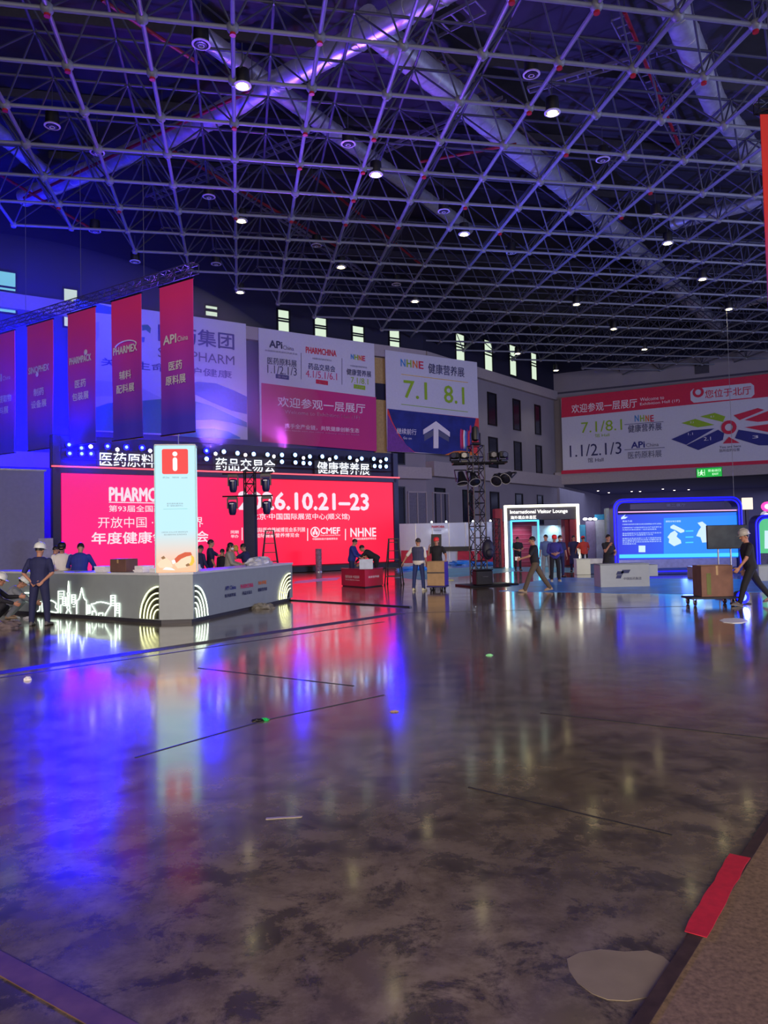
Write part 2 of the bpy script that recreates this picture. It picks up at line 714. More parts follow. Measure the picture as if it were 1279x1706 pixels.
M_day = emit('daylit_frosted_glass', (206, 224, 200), 1.0)
M_daycyan = emit('daylit_bluish_glass', (120, 200, 215), 1.0)
def lit_window(base, d, c, w, y0, y1, mt):
    q = hit(base, d, c)
    r = ray(c, 900)
    k = q.y / 1.0
    wall_window(base, d, c - w / 2, c + w / 2, at_depth(c, y1, k).z, at_depth(c, y0, k).z, mt)


for c, w, y0, y1 in ((120, 25, 481, 546), (357, 22, 509, 528), (478, 20, 516, 556), (540, 21, 529, 566), (603, 20, 543, 578), (664, 18, 548, 590)):
    lit_window(W0, dL, c, w, y0, y1, M_day)
lit_window(W0, dL, 13, 32, 452, 522, M_daycyan)
lit_window(W0, dL, -70, 34, 435, 505, M_daycyan)
for c, w, y0, y1 in ((774, 15, 556, 604), (821, 13.5, 567, 618), (862, 11.5, 575, 626), (897, 9.5, 588, 633)):
    lit_window(K1, dM, c, w, y0, y1, M_day)
for zz0, zz1 in ((13.0, 16.2), (8.7, 11.7), (3.0, 6.2)):
    for c, w in ((734, 16), (780, 15), (825, 14), (866, 11.5), (901, 9)):
        if zz0 > 7 and c < 800:
            continue
        wall_window(K1, dM, c - w / 2, c + w / 2, zz0, zz1, M_darkglass)
wall_window(W0, dL, 657, 675, 2.3, 6.2, M_darkglass)
wall_window(W0, dL, 656, 676, 8.2, 10.0, M_darkglass)
# grey sliding doors in the left part of the wall
M_door = mat('grey_door_leaf', (104, 102, 116), .6)
for k, (x0, x1) in enumerate(((681, 711), (722, 748))):
    base, dd = (W0, dL) if x1 < 712 else (K1, dM)
    a, b = hit(base, dd, x0), hit(base, dd, x1)
    d = (b - a).normalized()
    o = bpy.data.objects.new('door_%d' % (k + 1), None)
    COL.objects.link(o)
    o['kind'] = 'structure'
    c = (a + b) / 2
    n = Vector((d.y, -d.x))
    o.location = (c.x + n.x * .02, c.y + n.y * .02, 0)
    o.rotation_euler = (0, 0, atan2(d.y, d.x))
    w = (b - a).length
    MB().box((0, .02, 2.9), (w, .08, 5.8)).build('door_leaf', M_door, o)
    f = MB()
    for x in (-w / 2, 0, w / 2):
        f.box((x, -.03, 2.9), (.1, .1, 5.8))
    f.box((0, -.03, 5.8), (w + .1, .1, .12)).build('door_frame', M_ledge, o)
# column pieces between the wall pictures, warm light painted into their colour
a, b = hit(W0, dL, 626), hit(W0, dL, 645)
wall('trim_pilaster', a, b, 0, 17.2, mat('warm_lit_pilaster', (176, 150, 96), .8), -.002, .25)
wall('trim_pilaster_band', a, b, 13.6, 15.0, M_wall_hi, -.002, .30)
# ventilation grille high on the right wall
g = Fr(1190, 76, atan2(dR.y, dR.x), 17.9)
a, b = hit(K2, dR, 1168), hit(K2, dR, 1192)
gd = (b - a).normalized()
c = (a + b) / 2
vg = thing('vent_grille', 'square dark vent grille high on wall above red map sign', 'vent', (c.x + nR.x * .02, c.y + nR.y * .02, 18.6), atan2(gd.y, gd.x))
w = (b - a).length
MB().box((0, .02, .55), (w, .1, 1.1)).build('backing', M_black, vg)
s = MB()
for k in range(9):
    s.box((0, -.05, .06 + k * .122), (w, .05, .05))
s.build('louvre', mat('grey_louvre', (70, 74, 100), .5), vg)

# ------------------------------------------------------------------ space frame roof
ga = atan(240 / FPX)
GA = Vector((-sin(ga), cos(ga)))
GB = Vector((cos(ga), sin(ga)))
HB, HT, GS = 19.45, 21.6, 3.0
Y0 = 25.7 - 3 * 4
poly = [KL, K1, K2, KR]


def inside(p):
    """in the hall, in front of the three walls"""
    for a, b in ((KL, K1), (K1, K2), (K2, KR)):
        d = (b - a).normalized()
        n = Vector((d.y, -d.x))
        s = (p - a).dot(n)
        if a is KL and s < -2.6:
            return False
        if a is K2 and s < -2.6:
            return False
        if a is K1 and s < -2.6:
            return False
    return True


def gp(i, j, top=False):
    o = .5 if top else 0
    p = GB * ((i + o) * GS) + GA * (Y0 + (j + o) * GS)
    return p


def in_sight(p, z):
    y = p.y
    if y < 12:
        return False
    x = FPX * p.x / y
    return abs(x) < 900 and (z - 1.7) / y * FPX < 1100


NI, NJ = range(-18, 19), range(0, 26)
okb = {(i, j) for i in NI for j in NJ if inside(gp(i, j)) and in_sight(gp(i, j), HB)}
okt = {(i, j) for i in NI for j in NJ if inside(gp(i, j, True)) and in_sight(gp(i, j, True), HT)}
frame = bpy.data.objects.new('space_frame', None)
COL.objects.link(frame)
frame['label'] = 'grey tubular space frame roof spanning the whole hall'
frame['category'] = 'roof frame'
frame['kind'] = 'structure'


def runs(ok, fixed, along):
    """straight runs of neighbouring joints"""
    out = []
    for f in (range(-18, 19) if along == 'j' else range(0, 26)):
        seq = sorted((p[1] if along == 'j' else p[0]) for p in ok if (p[0] if along == 'j' else p[1]) == f)
        if not seq:
            continue
        st = seq[0]
        pv = st
        for s in seq[1:] + [None]:
            if s is None or s != pv + 1:
                if pv > st:
                    out.append((f, st, pv))
                st = s
            pv = s
    return out


for ok, top, z, rad, nm in ((okb, False, HB, .082, 'bottom_chord'), (okt, True, HT, .06, 'top_chord')):
    for al in 'ij':
        for f, s, e in runs(ok, None, al):
            mb = MB()
            for k in range(s, e):
                p = gp(f, k, top) if al == 'j' else gp(k, f, top)
                r = gp(f, k + 1, top) if al == 'j' else gp(k + 1, f, top)
                mb.cyl((p.x, p.y, z), (r.x, r.y, z), rad, n=8, caps=False)
            mb.build(nm, M_steel if not top else M_web, frame)
for j in NJ:
    mb = MB()
    for i in NI:
        if (i, j) not in okb:
            continue
        p = gp(i, j)
        for di in (-1, 0):
            for dj in (-1, 0):
                if (i + di, j + dj) in okt:
                    r = gp(i + di, j + dj, True)
                    mb.cyl((p.x, p.y, HB), (r.x, r.y, HT), .042, n=6, caps=False)
    if mb.v:
        mb.build('web_brace', M_web, frame)
nodes = sorted(okb, key=lambda ij: gp(*ij).length)
nm_ = MB().ball((0, 0, 0), .225, 12).cyl((0, 0, -.25), (0, 0, -.1), .07, n=8).build('ball_joint', M_node, frame)
rn_ = MB().ball((0, 0, 0), .225, 12).cyl((0, 0, -.28), (0, 0, -.1), .11, n=8, m=1).build('ball_joint', [M_node, M_rednode], frame)
rest = MB()
for k, ij in enumerate(nodes):
    p = gp(*ij)
    if k < 96:
        src = rn_ if random.random() < .45 else nm_
        if k == 0:
            o = nm_
        elif k == 1:
            o = rn_
        else:
            o = src.copy()
            COL.objects.link(o)
        o.location = (p.x, p.y, HB)
    else:
        rest.ball((p.x, p.y, HB), .2, 6)
for ij in okt:
    p = gp(*ij, True)
    rest.ball((p.x, p.y, HT), .11, 6)
o = rest.build('joint_field', M_node, frame)
o['kind'] = 'stuff'

# purlins under the roof deck
pm_ = MB()
for j in range(0, 26, 2):
    for i in range(-18, 18):
        p, r = gp(i, j, True), gp(i + 1, j, True)
        if inside(p) and inside(r) and p.y > 10:
            pm_.box(((p.x + r.x) / 2, (p.y + r.y) / 2, ROOF - .25), (GS, .16, .4), 0, Matrix.Rotation(ga, 3, 'Z'))
struct('trim_purlins', pm_, mat('dark_purlin', (58, 56, 68), .7))
# fine downstand ribs of the roof deck
# ------------------------------------------------------------------ ducts, trays and pipes above the frame
ZD = 22.75


def rod(c, z, t):
    MB().cyl(c, c + Vector((0, 0, ROOF - z - .02)), .02, n=5).build('hanger_rod', M_web, t)


def duct(name, pts, r, mt, label, cat, rib=1.6, z=ZD):
    ps = [at_z(x, y, z) for x, y in pts]
    t = thing(name, label, cat, (ps[0].x, ps[0].y, z), 0)
    rel = [p - ps[0] for p in ps]
    MB().tube(rel, r, 20).build('duct_tube' if 'duct' in name else 'pipe_tube', mt, t)
    if rib:
        for a, b in zip(rel, rel[1:]):
            n = max(1, int((b - a).length / rib))
            d = (b - a).normalized()
            for k in range(n + 1):
                c = a + d * min((b - a).length - .05, k * rib + .02)
                MB().cyl(c, c + d * .05, r + .025, n=20).build('joint_flange', mt, t)
    for a, b in zip(rel, rel[1:]):
        n = max(1, int((b - a).length / 6))
        for k in range(n):
            rod(a + (b - a) * ((k + .5) / n), z, t)
    return t


duct('air_duct', [(606, 34), (1000, 360), (1240, 588)], .62, M_duct, 'wide silver round air duct running diagonally toward the right wall', 'duct')
duct('air_duct', [(800, -50), (600, 62), (330, 208), (40, 330)], .5, M_duct, 'silver duct catching pink light above the left banners', 'duct', z=22.45)
duct('air_duct', [(330, 55), (560, 222), (780, 382)], .42, M_duct, 'dim blue silver duct left of the wide diagonal duct', 'duct', z=23.45)
duct('air_duct', [(1110, -20), (1190, 172), (1262, 268)], .55, M_duct, 'dim silver duct at the upper right above the red banner', 'duct')
duct('air_duct', [(1118, 374), (1290, 330)], .4, M_duct, 'short silver branch duct near the red vertical banner', 'duct')
duct('air_duct', [(1215, 512), (1300, 488)], .4, M_duct, 'short silver branch duct above the right map sign', 'duct')
duct('air_duct', [(-20, 205), (80, 292)], .4, M_duct, 'short silver duct at the upper left corner', 'duct')
M_tray = mat('brown_grey_tray', (112, 98, 104), .6, .2)
M_redpipe = mat('red_sprinkler_pipe', (150, 26, 40), .5)
M_violet = mat('galvanised_tray', (140, 136, 160), .5, .3)


def tray(p, q, label, w=.5, mt=None, z=23.75):
    a, b = at_z(*p, z), at_z(*q, z)
    d = (b - a).normalized()
    n = Vector((-d.y, d.x, 0))
    t = thing('cable_tray', label, 'cable tray', a)
    r = b - a
    m = MB()
    for s in (-1, 1):
        c = r / 2 + n * (s * w / 2)
        m.box(c, (r.length, .05, .16), 0, Matrix.Rotation(atan2(d.y, d.x), 3, 'Z'))
    m.build('side_rail', mt or M_tray, t)
    m = MB()
    k = 0
    while k * .6 < r.length:
        m.box(d * (k * .6), (.06, w, .05), 0, Matrix.Rotation(atan2(d.y, d.x), 3, 'Z'))
        k += 1
    m.build('rung', mt or M_tray, t)
    for k in range(0, int(r.length / 6) + 1):
        rod(d * (k * 6) + n * (w / 2), z, t)


tray((700, 60), (1208, 556), 'long brown cable tray running beside the wide silver duct', .55)
tray((560, 210), (250, 330), 'cable tray crossing above the lit lamp at the upper left', .6, M_violet)
tray((720, 52), (800, 10), 'short ladder tray at the top centre of the roof', .9, M_violet)
tray((1030, 30), (1150, 270), 'cable tray with a red pipe above the right roof bays', .6, M_violet)
tray((640, 250), (840, 165), 'violet lit cable tray crossing the wide silver duct', .4, M_violet)
tray((880, 150), (1130, 78), 'cable tray crossing near the round vent at the upper right', .4, M_violet)
tray((300, 250), (640, 480), 'long thin tray running from the upper left toward the wall signs', .4, M_violet)


def pipe(p, q, label, r=.08, z=21.95):
    a, b = at_z(*p, z), at_z(*q, z)
    t = thing('sprinkler_pipe', label, 'pipe', a)
    MB().cyl((0, 0, 0), b - a, r, n=8).build('pipe_run', M_redpipe, t)
    L_ = (b - a).length
    for k in range(int(L_ / 6) + 1):
        rod((b - a) * (k * 6 / L_), z, t)


pipe((170, 0), (330, 105), 'red sprinkler pipe at the top left of the roof')
pipe((420, 150), (40, 330), 'red sprinkler pipe alongside the pink lit duct')
pipe((285, 250), (560, 410), 'red sprinkler pipe crossing the left roof bays')
pipe((520, 292), (700, 440), 'red sprinkler pipe over the middle roof bays')
pipe((1040, 20), (1130, 240), 'red sprinkler pipe beside the upper right cable tray')
pipe((700, 270), (860, 240), 'red sprinkler pipe under the wide diagonal duct')
pipe((-20, 280), (150, 380), 'red sprinkler pipe at the far left of the roof')

# ------------------------------------------------------------------ downlights hung in the frame
M_ring = mat('white_lamp_ring', (205, 205, 210), .5)
M_litlens = emit('lit_lamp_lens', (255, 236, 170), 14)
M_offlens = mat('dark_lamp_lens', (60, 60, 70), .2)


def lamp_proto(lit):
    t = thing('ceiling_downlight', '', 'ceiling light')
    h = MB().lathe([(.06, .62), (.27, .60), (.29, .05), (.27, .0), (.24, .02), (.0, .06)], n=18)
    h.build('housing', M_black, t)
    MB().lathe([(.33, .03), (.34, -.01), (.27, -.03), (.265, .02)], n=20, ring=True).build('trim_ring', M_ring, t)
    MB().lathe([(.20, .0), (.21, -.035), (.0, -.05)], n=16).build('lens', M_litlens if lit else M_offlens, t)
    if not lit:
        MB().lathe([(.10, -.045), (.12, -.065), (.10, -.075), (.085, -.05)], n=14, ring=True).build('inner_ring', M_ring, t)
    MB().cyl((0, 0, .6), (0, 0, 1.7), .02, n=6).build('hanger_rod', M_web, t)
    if lit:
        d = bpy.data.lights.new('downlight_beam', 'SPOT')
        d.energy = 520
        d.color = (1, .90, .70)
        d.spot_size = radians(95)
        d.spot_blend = .7
        d.shadow_soft_size = .2
        o = bpy.data.objects.new('downlight_beam', d)
        COL.objects.link(o)
        o.location = (0, 0, -.09)
        o.parent = t
    return t


pl_lit, pl_off = lamp_proto(True), lamp_proto(False)
LIT = [(404, 143, 'lit ceiling downlight at the upper left, nearest of the lit ones'),
       (920, 188, 'lit ceiling downlight right of the wide silver duct, near top'),
       (626, 291, 'lit ceiling downlight in the middle of the roof, left of the wide duct'),
       (402, 368, 'lit ceiling downlight high above the gap between wave sign and nearest banner'),
       (773, 390, 'lit ceiling downlight below the wide silver duct in the middle of the roof'),
       (1112, 405, 'lit ceiling downlight right of the long brown cable tray'),
       (568, 445, 'lit ceiling downlight high above the white and pink welcome sign'),
       (1170, 465, 'lit ceiling downlight nearest the red vertical banner'),
       (79, 483, 'lit ceiling downlight beside the bluish clerestory window at far left'),
       (400, 487, 'lit ceiling downlight above the blue and white wall sign with waves'),
       (691, 502, 'lit ceiling downlight above the arrow sign, left of two'),
       (960, 507, 'lit ceiling downlight left of the far end of the wide duct'),
       (1214, 515, 'lit ceiling downlight close to the thin hanging cable at the right'),
       (540, 547, 'lit ceiling downlight just above the top edge of the welcome sign'),
       (624, 567, 'lit ceiling downlight at the right corner of the welcome sign'),
       (1022, 548, 'lit ceiling downlight above the left half of the map sign'),
       (1073, 582, 'lit ceiling downlight low against the wall over the map sign'),
       (862, 589, 'lit ceiling downlight in front of a narrow clerestory window'),
       (926, 617, 'lit ceiling downlight at the corner of the two far walls')]
OFF = [(335, 74, 'unlit round downlight with white ring at the top left'),
       (87, 210, 'unlit round downlight with white ring at the far left'),
       (580, 240, 'unlit round downlight with white ring left of the wide duct'),
       (885, 124, 'unlit round downlight with white ring at the top right'),
       (348, 328, 'unlit round downlight with white ring above the tall banner row'),
       (1004, 266, 'unlit round downlight with white ring right of the wide duct'),
       (739, 352, 'unlit round downlight with white ring under the duct, middle of roof'),
       (158, 385, 'unlit round downlight with white ring over the leftmost banners'),
       (1092, 360, 'unlit round downlight with white ring beside the branch duct'),
       (527, 409, 'unlit round downlight with white ring over the welcome sign'),
       (852, 421, 'unlit round downlight with white ring in the middle right roof'),
       (1156, 435, 'unlit round downlight with white ring between two lit ones at right'),
       (660, 474, 'unlit round downlight with white ring far off over the arrow sign'),
       (162, 254, 'unlit round downlight with white ring, small, at the left'),
       (225, 436, 'unlit round downlight with white ring in the blue haze at left'),
       (360, 440, 'unlit round downlight with white ring left of the lit one over the wave sign')]
first = {True: True, False: True}
for lst, lit, proto in ((LIT, True, pl_lit), (OFF, False, pl_off)):
    for x, y, lab in lst:
        p = at_z(x, y, 19.25 if lit else 19.7)
        o = proto if first[lit] else dup(proto)
        first[lit] = False
        o.location = p
        o['label'] = lab
        o['group'] = 'round downlights hung in the roof frame'
# lobby soffit spots
for k, (x, y) in enumerate(((996, 818), (1014, 821), (1052, 819), (1104, 815), (1066, 819), (1123, 817), (1147, 816))):
    p = at_z(x, y, 7.46)
    o = MB().lathe([(.12, .04), (.13, -.02), (.09, -.03), (.0, -.03)], p, 10).build('soffit_spot', emit('soffit_spot_glow', (255, 235, 220), 3))
    tag(o, 'tiny lit spot in the lobby soffit over the blue screen arch, %s from the left' % ['first', 'second', 'third', 'fifth', 'fourth', 'sixth', 'seventh'][k], 'ceiling light', 'tiny spots in the lobby soffit')
# thin suspension cable in front of the map sign
p = at_z(1210, 516, 19.4)
_t = p.x * GA.x + p.y * GA.y
p = p * ((Y0 + round((_t - Y0) / GS) * GS) / _t)
q_ = at_depth(1211, 838, p.y)
tag(MB().cyl((p.x, p.y, q_.z), (p.x, p.y, 19.45), .018, n=6).build('hanging_cable', M_alu),
    'thin steel cable hanging down in front of the map sign', 'cable')

# ------------------------------------------------------------------ printed pictures hung on the walls
P_white = mat('white_banner_print', (205, 208, 222), .7, var=.03)
P_navy = mat('navy_print', (38, 44, 130), .7, var=.05)
P_ink = mat('dark_blue_ink', (44, 48, 96), .7, var=.05)
P_greyink = mat('grey_ink', (92, 96, 124), .7, var=.05)
P_red = mat('crimson_print', (208, 36, 74), .7, var=.05)
P_pinkink = mat('pink_ink', (206, 60, 120), .7, var=.05)
P_green = mat('lime_ink', (146, 186, 40), .7, var=.05)
P_paper = mat('white_ink', (235, 232, 236), .7, var=.02)
P_teal = mat('teal_print', (36, 128, 128), .7, var=.1)
P_blue = mat('mid_blue_print', (64, 110, 200), .7, var=.1)
P_sky = mat('sky_blue_print', (60, 140, 206), .7, var=.1)
P_pale = mat('pale_grey_print', (178, 184, 204), .7, var=.05)
P_orange = mat('orange_print', (226, 120, 40), .7, var=.1)
P_coral = mat('coral_print', (224, 62, 66), .7, var=.1)
P_deep = mat('deep_blue_print', (32, 44, 128), .7, var=.25, scale=1)
P_violet = mat('violet_print', (120, 60, 150), .7, var=.15)
P_yellow = mat('yellow_ink', (226, 190, 60), .7)


def wall_point(base, d, px, off=.5):
    h = hit(base, d, px)
    n = Vector((d.y, -d.x))
    return h + n * off


def hung_sign(name, label, cat, base, d, px0, px1, y_tl, y_bl, off=.55):
    """a flat printed sheet on a frame standing off the wall; returns thing + its drawing plane"""
    a, b = wall_point(base, d, px0, off), wall_point(base, d, px1, off)
    # refine so that the corners sit on the two columns
    fr = Fr(0, 10, atan2((b - a).y, (b - a).x))
    fr.o = Vector((a.x, a.y, 0))
    u0, u1 = fr.uv(px0, 700)[0], fr.uv(px1, 700)[0]
    z0, z1 = fr.uv(px0, y_bl)[1], fr.uv(px0, y_tl)[1]
    fr.o = fr.world((u0 + u1) / 2, z0)
    t = thing(name, label, cat, fr.o, fr.rz)
    w, h = u1 - u0, z1 - z0
    return t, fr, w, h


def panel(t, w, h, mt, th=.08, name='print_panel'):
    return MB().bbox((0, th / 2, h / 2), (w, th, h), .01).build(name, mt, t)


def standoffs(t, w, h, n=3, dep=.5):
    for k in range(n):
        x = -w / 2 + w * (k + .5) / n
        MB().box((x, .06 + dep / 2, h / 2), (.12, dep, h * .9)).build('support_batten', M_blackmetal, t)


# --- blue and white wave sign
t, fr, w, h = hung_sign('wall_sign', 'huge blue and white wall sign with waves behind the hanging banners', 'wall sign', W0, dL, 124, 412, 499, 717)
panel(t, w, h, P_white)
standoffs(t, w, h, 4)


def wave(pts_top, pts_bot, mt, y, name='wave_stripe'):
    fr.poly(t, name, pts_top + pts_bot[::-1], mt, y)


L0 = 126
wave([(L0, 498), (150, 503), (186, 512)], [(L0, 512), (150, 520), (186, 524)], P_blue, -.03)
wave([(L0, 640), (160, 634), (200, 637), (232, 645), (270, 664)], [(L0, 665), (170, 660), (210, 662), (240, 668), (270, 672)], P_pale, -.03)
wave([(L0, 690), (180, 672), (235, 668), (276, 664), (300, 666)], [(L0, 716), (180, 718), (235, 721), (276, 722), (300, 724)], P_teal, -.035)
wave([(300, 640), (330, 636), (360, 639), (388, 650), (411, 661)], [(300, 650), (326, 658), (352, 670), (385, 684), (411, 690)], P_blue, -.03)
wave([(300, 672), (326, 669), (350, 676), (380, 690), (411, 704)], [(300, 700), (330, 700), (355, 699), (385, 704), (411, 712)], P_teal, -.035)
wave([(300, 722), (330, 714), (355, 714), (380, 719), (400, 729)], [(300, 727), (330, 729), (355, 730), (380, 731), (400, 731)], P_sky, -.03)
wave([(L0, 600), (L0 + 4, 560), (150, 540), (165, 536)], [(L0, 640), (L0 + 14, 610), (154, 580), (165, 560)], P_pale, -.025)
fr.poly(t, 'emblem', [(236, 542), (246, 541), (251, 547), (250, 556), (243, 550), (237, 551)], P_teal, -.04)
fr.poly(t, 'emblem', [(236, 562), (241, 562), (240, 570), (237, 571)], P_blue, -.04)
fr.text(t, '国药集团', 263, 552, 390, 571, 29, P_navy, .012)
fr.text(t, 'SINOPHARM', 263, 591, 390, 597, 16, P_ink)
fr.text(t, '关爱生命 呵护健康', 168, 602, 386, 625, 14, P_navy, .01)

# --- white and pink welcome sign
t, fr, w, h = hung_sign('wall_sign', 'large wall sign, white above and pink below, welcoming visitors to the first floor', 'wall sign', W0, dL, 433, 626, 546, 736)
panel(t, w, h, P_white)
standoffs(t, w, h, 3)
m_pink = cloth_gradient('pink_banner_print', (206, 44, 108), (0, -w / 2, w / 2, (196, 48, 128)))
fr.poly(t, 'pink_field', [(435, 638), (626, 662), (627, 752), (436, 736)], m_pink, -.02)
for s, xl, yl, xr, yr, hp, mt, bd in (
        ('APi', 448, 573, 470, 575, 13, P_ink, .03), ('China', 471, 579, 489, 581, 7, P_greyink, 0),
        ('PHARMCHINA', 509, 582, 560, 590, 11, P_red, .02), ('医药原料展', 445, 600, 494, 607, 12, P_ink, .008),
        ('1.1/2.1/3', 445, 613, 494, 621, 14, P_ink, 0), ('药品交易会', 513, 609, 558, 616, 11, P_ink, .008),
        ('4.1/5.1/6.1', 509, 621, 561, 629, 12, P_pinkink, 0), ('健康营养展', 577, 618, 618, 625, 11, P_ink, .008),
        ('7.1/8.1', 584, 632, 613, 637, 10, P_green, 0)):
    fr.text(t, s, xl, yl, xr, yr, hp, mt, bd)
for s, x0, x1, mt in (('N', 584, 589, P_sky), ('H', 590, 596, P_green), ('N', 597, 602, P_orange), ('E', 603, 608, P_red)):
    fr.text(t, s, x0, 594 + (x0 - 584) * .15, x1, 595 + (x0 - 584) * .15, 9, mt, .03)
for x0, x1, y, dy, mt in ((459, 481, 628, 3, P_navy), (526, 546, 637, 3, P_red), (589, 608, 645, 3, P_green)):
    fr.poly(t, 'hall_tag', [(x0, y - 3.5 - dy / 2), (x1, y - 3.5 + dy / 2), (x1, y + 3.5 + dy / 2), (x0, y + 3.5 - dy / 2)], mt, -.02)
    fr.text(t, '馆 Hall', x0 + 3, y - .5, x1 - 3, y + .5, 4, P_paper)
for x0, x1, y in ((441, 495, 585), (520, 552, 597), (583, 611, 609)):
    fr.text(t, '中国国际医药原料药展览会', x0, y, x1, y + 4, 3, P_greyink)
for x in (501, 569):
    fr.poly(t, 'divider_rule', [(x, 588 + (x - 501) * .13), (x + .7, 588 + (x - 501) * .13), (x + .7, 632 + (x - 501) * .13), (x, 632 + (x - 501) * .13)], P_greyink, -.02)
fr.text(t, '欢迎参观一层展厅', 462, 667, 608, 683, 17, P_paper, .006)
fr.text(t, 'Welcome to Exhibition Hall (1F)', 474, 685, 599, 698, 8, P_paper)
fr.text(t, '携手全产业链，共筑健康创新生态', 474, 708, 598, 719, 8, P_paper, .004)
fr.text(t, 'Join hands with the whole industry chain for health', 474, 717, 598, 725, 3, P_paper)

# --- arrow sign
t, fr, w, h = hung_sign('wall_sign', 'wall sign with green 7.1 and 8.1 and an upward arrow on blue', 'wall sign', K1 - dL * 8, dL, 644, 797, 583, 752)
panel(t, w, h, P_white)
standoffs(t, w, h, 3)
fr.poly(t, 'coral_field', [(645, 681), (797, 697), (798, 757), (645, 752)], P_coral, -.02)
fr.poly(t, 'magenta_field', [(645, 690), (651, 702), (664, 726), (682, 747), (690, 754), (645, 752)], P_violet, -.025)
fr.poly(t, 'blue_field', [(646, 681), (792, 697), (789, 712), (786, 735), (781, 757), (752, 758), (725, 756), (690, 753), (676, 741), (662, 719), (653, 702)], P_deep, -.03)
fr.poly(t, 'orange_hill', [(740, 758), (755, 752), (768, 751), (784, 753), (797, 757), (797, 759)], P_orange, -.04)
for s, x0, x1, mt in (('N', 667, 675, P_sky), ('H', 677, 685, P_green), ('N', 687, 695, P_orange), ('E', 697, 705, P_red)):
    fr.text(t, s, x0, 604 + (x0 - 667) * .13, x1, 605 + (x0 - 667) * .13, 13, mt, .02)
fr.text(t, '健康营养展', 713, 612, 773, 622, 17, P_ink, .006)
fr.text(t, '7.1', 672, 648, 711, 652, 30, P_green, .01)
fr.text(t, '8.1', 739, 656, 773, 660, 30, P_green, .01)
for y0, y1, mt in ((623, 637, P_yellow), (673, 686, P_green)):
    fr.poly(t, 'rule_line', [(668, y0), (779, y1), (779, y1 + 1), (668, y0 + 1)], mt, -.02)
fr.text(t, '继续前行', 660, 717, 693, 721, 10, P_paper, .006, -.05)
fr.text(t, 'Go on', 671, 729, 685, 731, 4, P_paper, 0, -.05)
fr.poly(t, 'arrow', [(725, 702), (748, 720), (748, 728), (729, 715), (729, 747), (721, 747), (721, 714), (704, 724), (704, 716)], P_paper, -.06, .05)
fr.poly(t, 'arrow_shade', [(706, 724), (721, 716), (721, 726), (706, 735)], P_greyink, -.045)
fr.poly(t, 'arrow_shade', [(729, 716), (747, 728), (747, 736), (729, 726)], P_greyink, -.045)
rr = random.Random(5)
for k in range(7):
    x = 766 + k * 2.6
    top = 712 + rr.uniform(-4, 6)
    mt = [P_pinkink, P_red, P_paper, P_sky, P_violet, P_coral, P_pinkink][k]
    fr.poly(t, 'dancer_figure', [(x, top + 2), (x + 1.2, top), (x + 2.4, top + 2), (x + 3, top + 12), (x + 2.6, top + 26), (x + 2.2, 749), (x + 1.2, top + 26), (x + .3, 749), (x - .2, top + 24), (x - .6, top + 10)], mt, -.05 - k * .003)

# --- map sign on the right wall
t, fr, w, h = hung_sign('wall_sign', 'long red and white wall sign with a hall map on the right wall', 'wall sign', K2, dR, 935, 1330, 664, 790, .9)
panel(t, w, h, P_white)
standoffs(t, w, h, 6, .8)
fr.poly(t, 'red_field', [(935, 663), (1330, 617), (1330, 656), (935, 696)], P_red, -.03)
fr.poly(t, 'red_field', [(935, 784), (1330, 764), (1330, 770), (935, 790)], P_red, -.03)
fr.text(t, '欢迎参观一层展厅', 952, 683, 1061, 670, 15, P_paper, .006, -.05)
fr.text(t, 'Welcome to', 1066, 666, 1106, 662, 6, P_paper, 0, -.05)
fr.text(t, 'Exhibition Hall (1F)', 1066, 675, 1132, 667, 6, P_paper, 0, -.05)
a, b = fr.uv(1150, 660), fr.uv(1256, 648)
hh = 24 * fr.depth(1200) / FPX
MB().prism([(a[0] + hh * .2, a[1] - hh / 2), (b[0] - hh * .2, a[1] - hh / 2), (b[0], a[1] - hh * .3), (b[0], a[1] + hh * .3), (b[0] - hh * .2, a[1] + hh / 2), (a[0] + hh * .2, a[1] + hh / 2), (a[0], a[1] + hh * .3), (a[0], a[1] - hh * .3)], -.06, -.05).build('white_tag', P_white, t, smooth=False)
fr.text(t, '您位于北厅', 1174, 658, 1251, 649, 14, P_red, .008, -.07)
c = fr.uv(1163, 656)
MB().lathe([(.55, 0), (.55, .03), (.3, .03), (.3, 0)], (c[0], -.08, c[1] + .15), 16, 0, Matrix.Rotation(pi / 2, 3, 'X'), True).build('map_pin', P_red, t)
fr.text(t, '7.1/8.1', 968, 713, 1036, 707, 18, P_green, 0)
fr.text(t, '馆 Hall', 991, 726, 1015, 724, 6, P_green, 0)
for s, x0, x1, mt in (('N', 1057, 1064, P_sky), ('H', 1066, 1073, P_green), ('N', 1075, 1081, P_orange), ('E', 1083, 1089, P_red)):
    fr.text(t, s, x0, 697, x1, 697, 11, mt, .02)
fr.text(t, '健康营养展', 1046, 715, 1102, 710, 13, P_ink, .004)
fr.text(t, '1.1/2.1/3', 949, 753, 1035, 745, 20, P_ink, 0)
fr.text(t, '馆 Hall', 979, 767, 1005, 765, 8, P_ink, 0)
fr.text(t, 'APi', 1051, 742, 1074, 740, 11, P_navy, .03)
fr.text(t, 'China', 1076, 742, 1097, 740, 6, P_greyink, 0)
fr.text(t, '医药原料展', 1046, 759, 1102, 755, 12, P_greyink, .004)
fr.poly(t, 'rule_line', [(1040, 707), (1105, 702), (1105, 703), (1040, 708)], P_greyink)
fr.poly(t, 'rule_line', [(1040, 749), (1107, 745), (1107, 746), (1040, 750)], P_greyink)
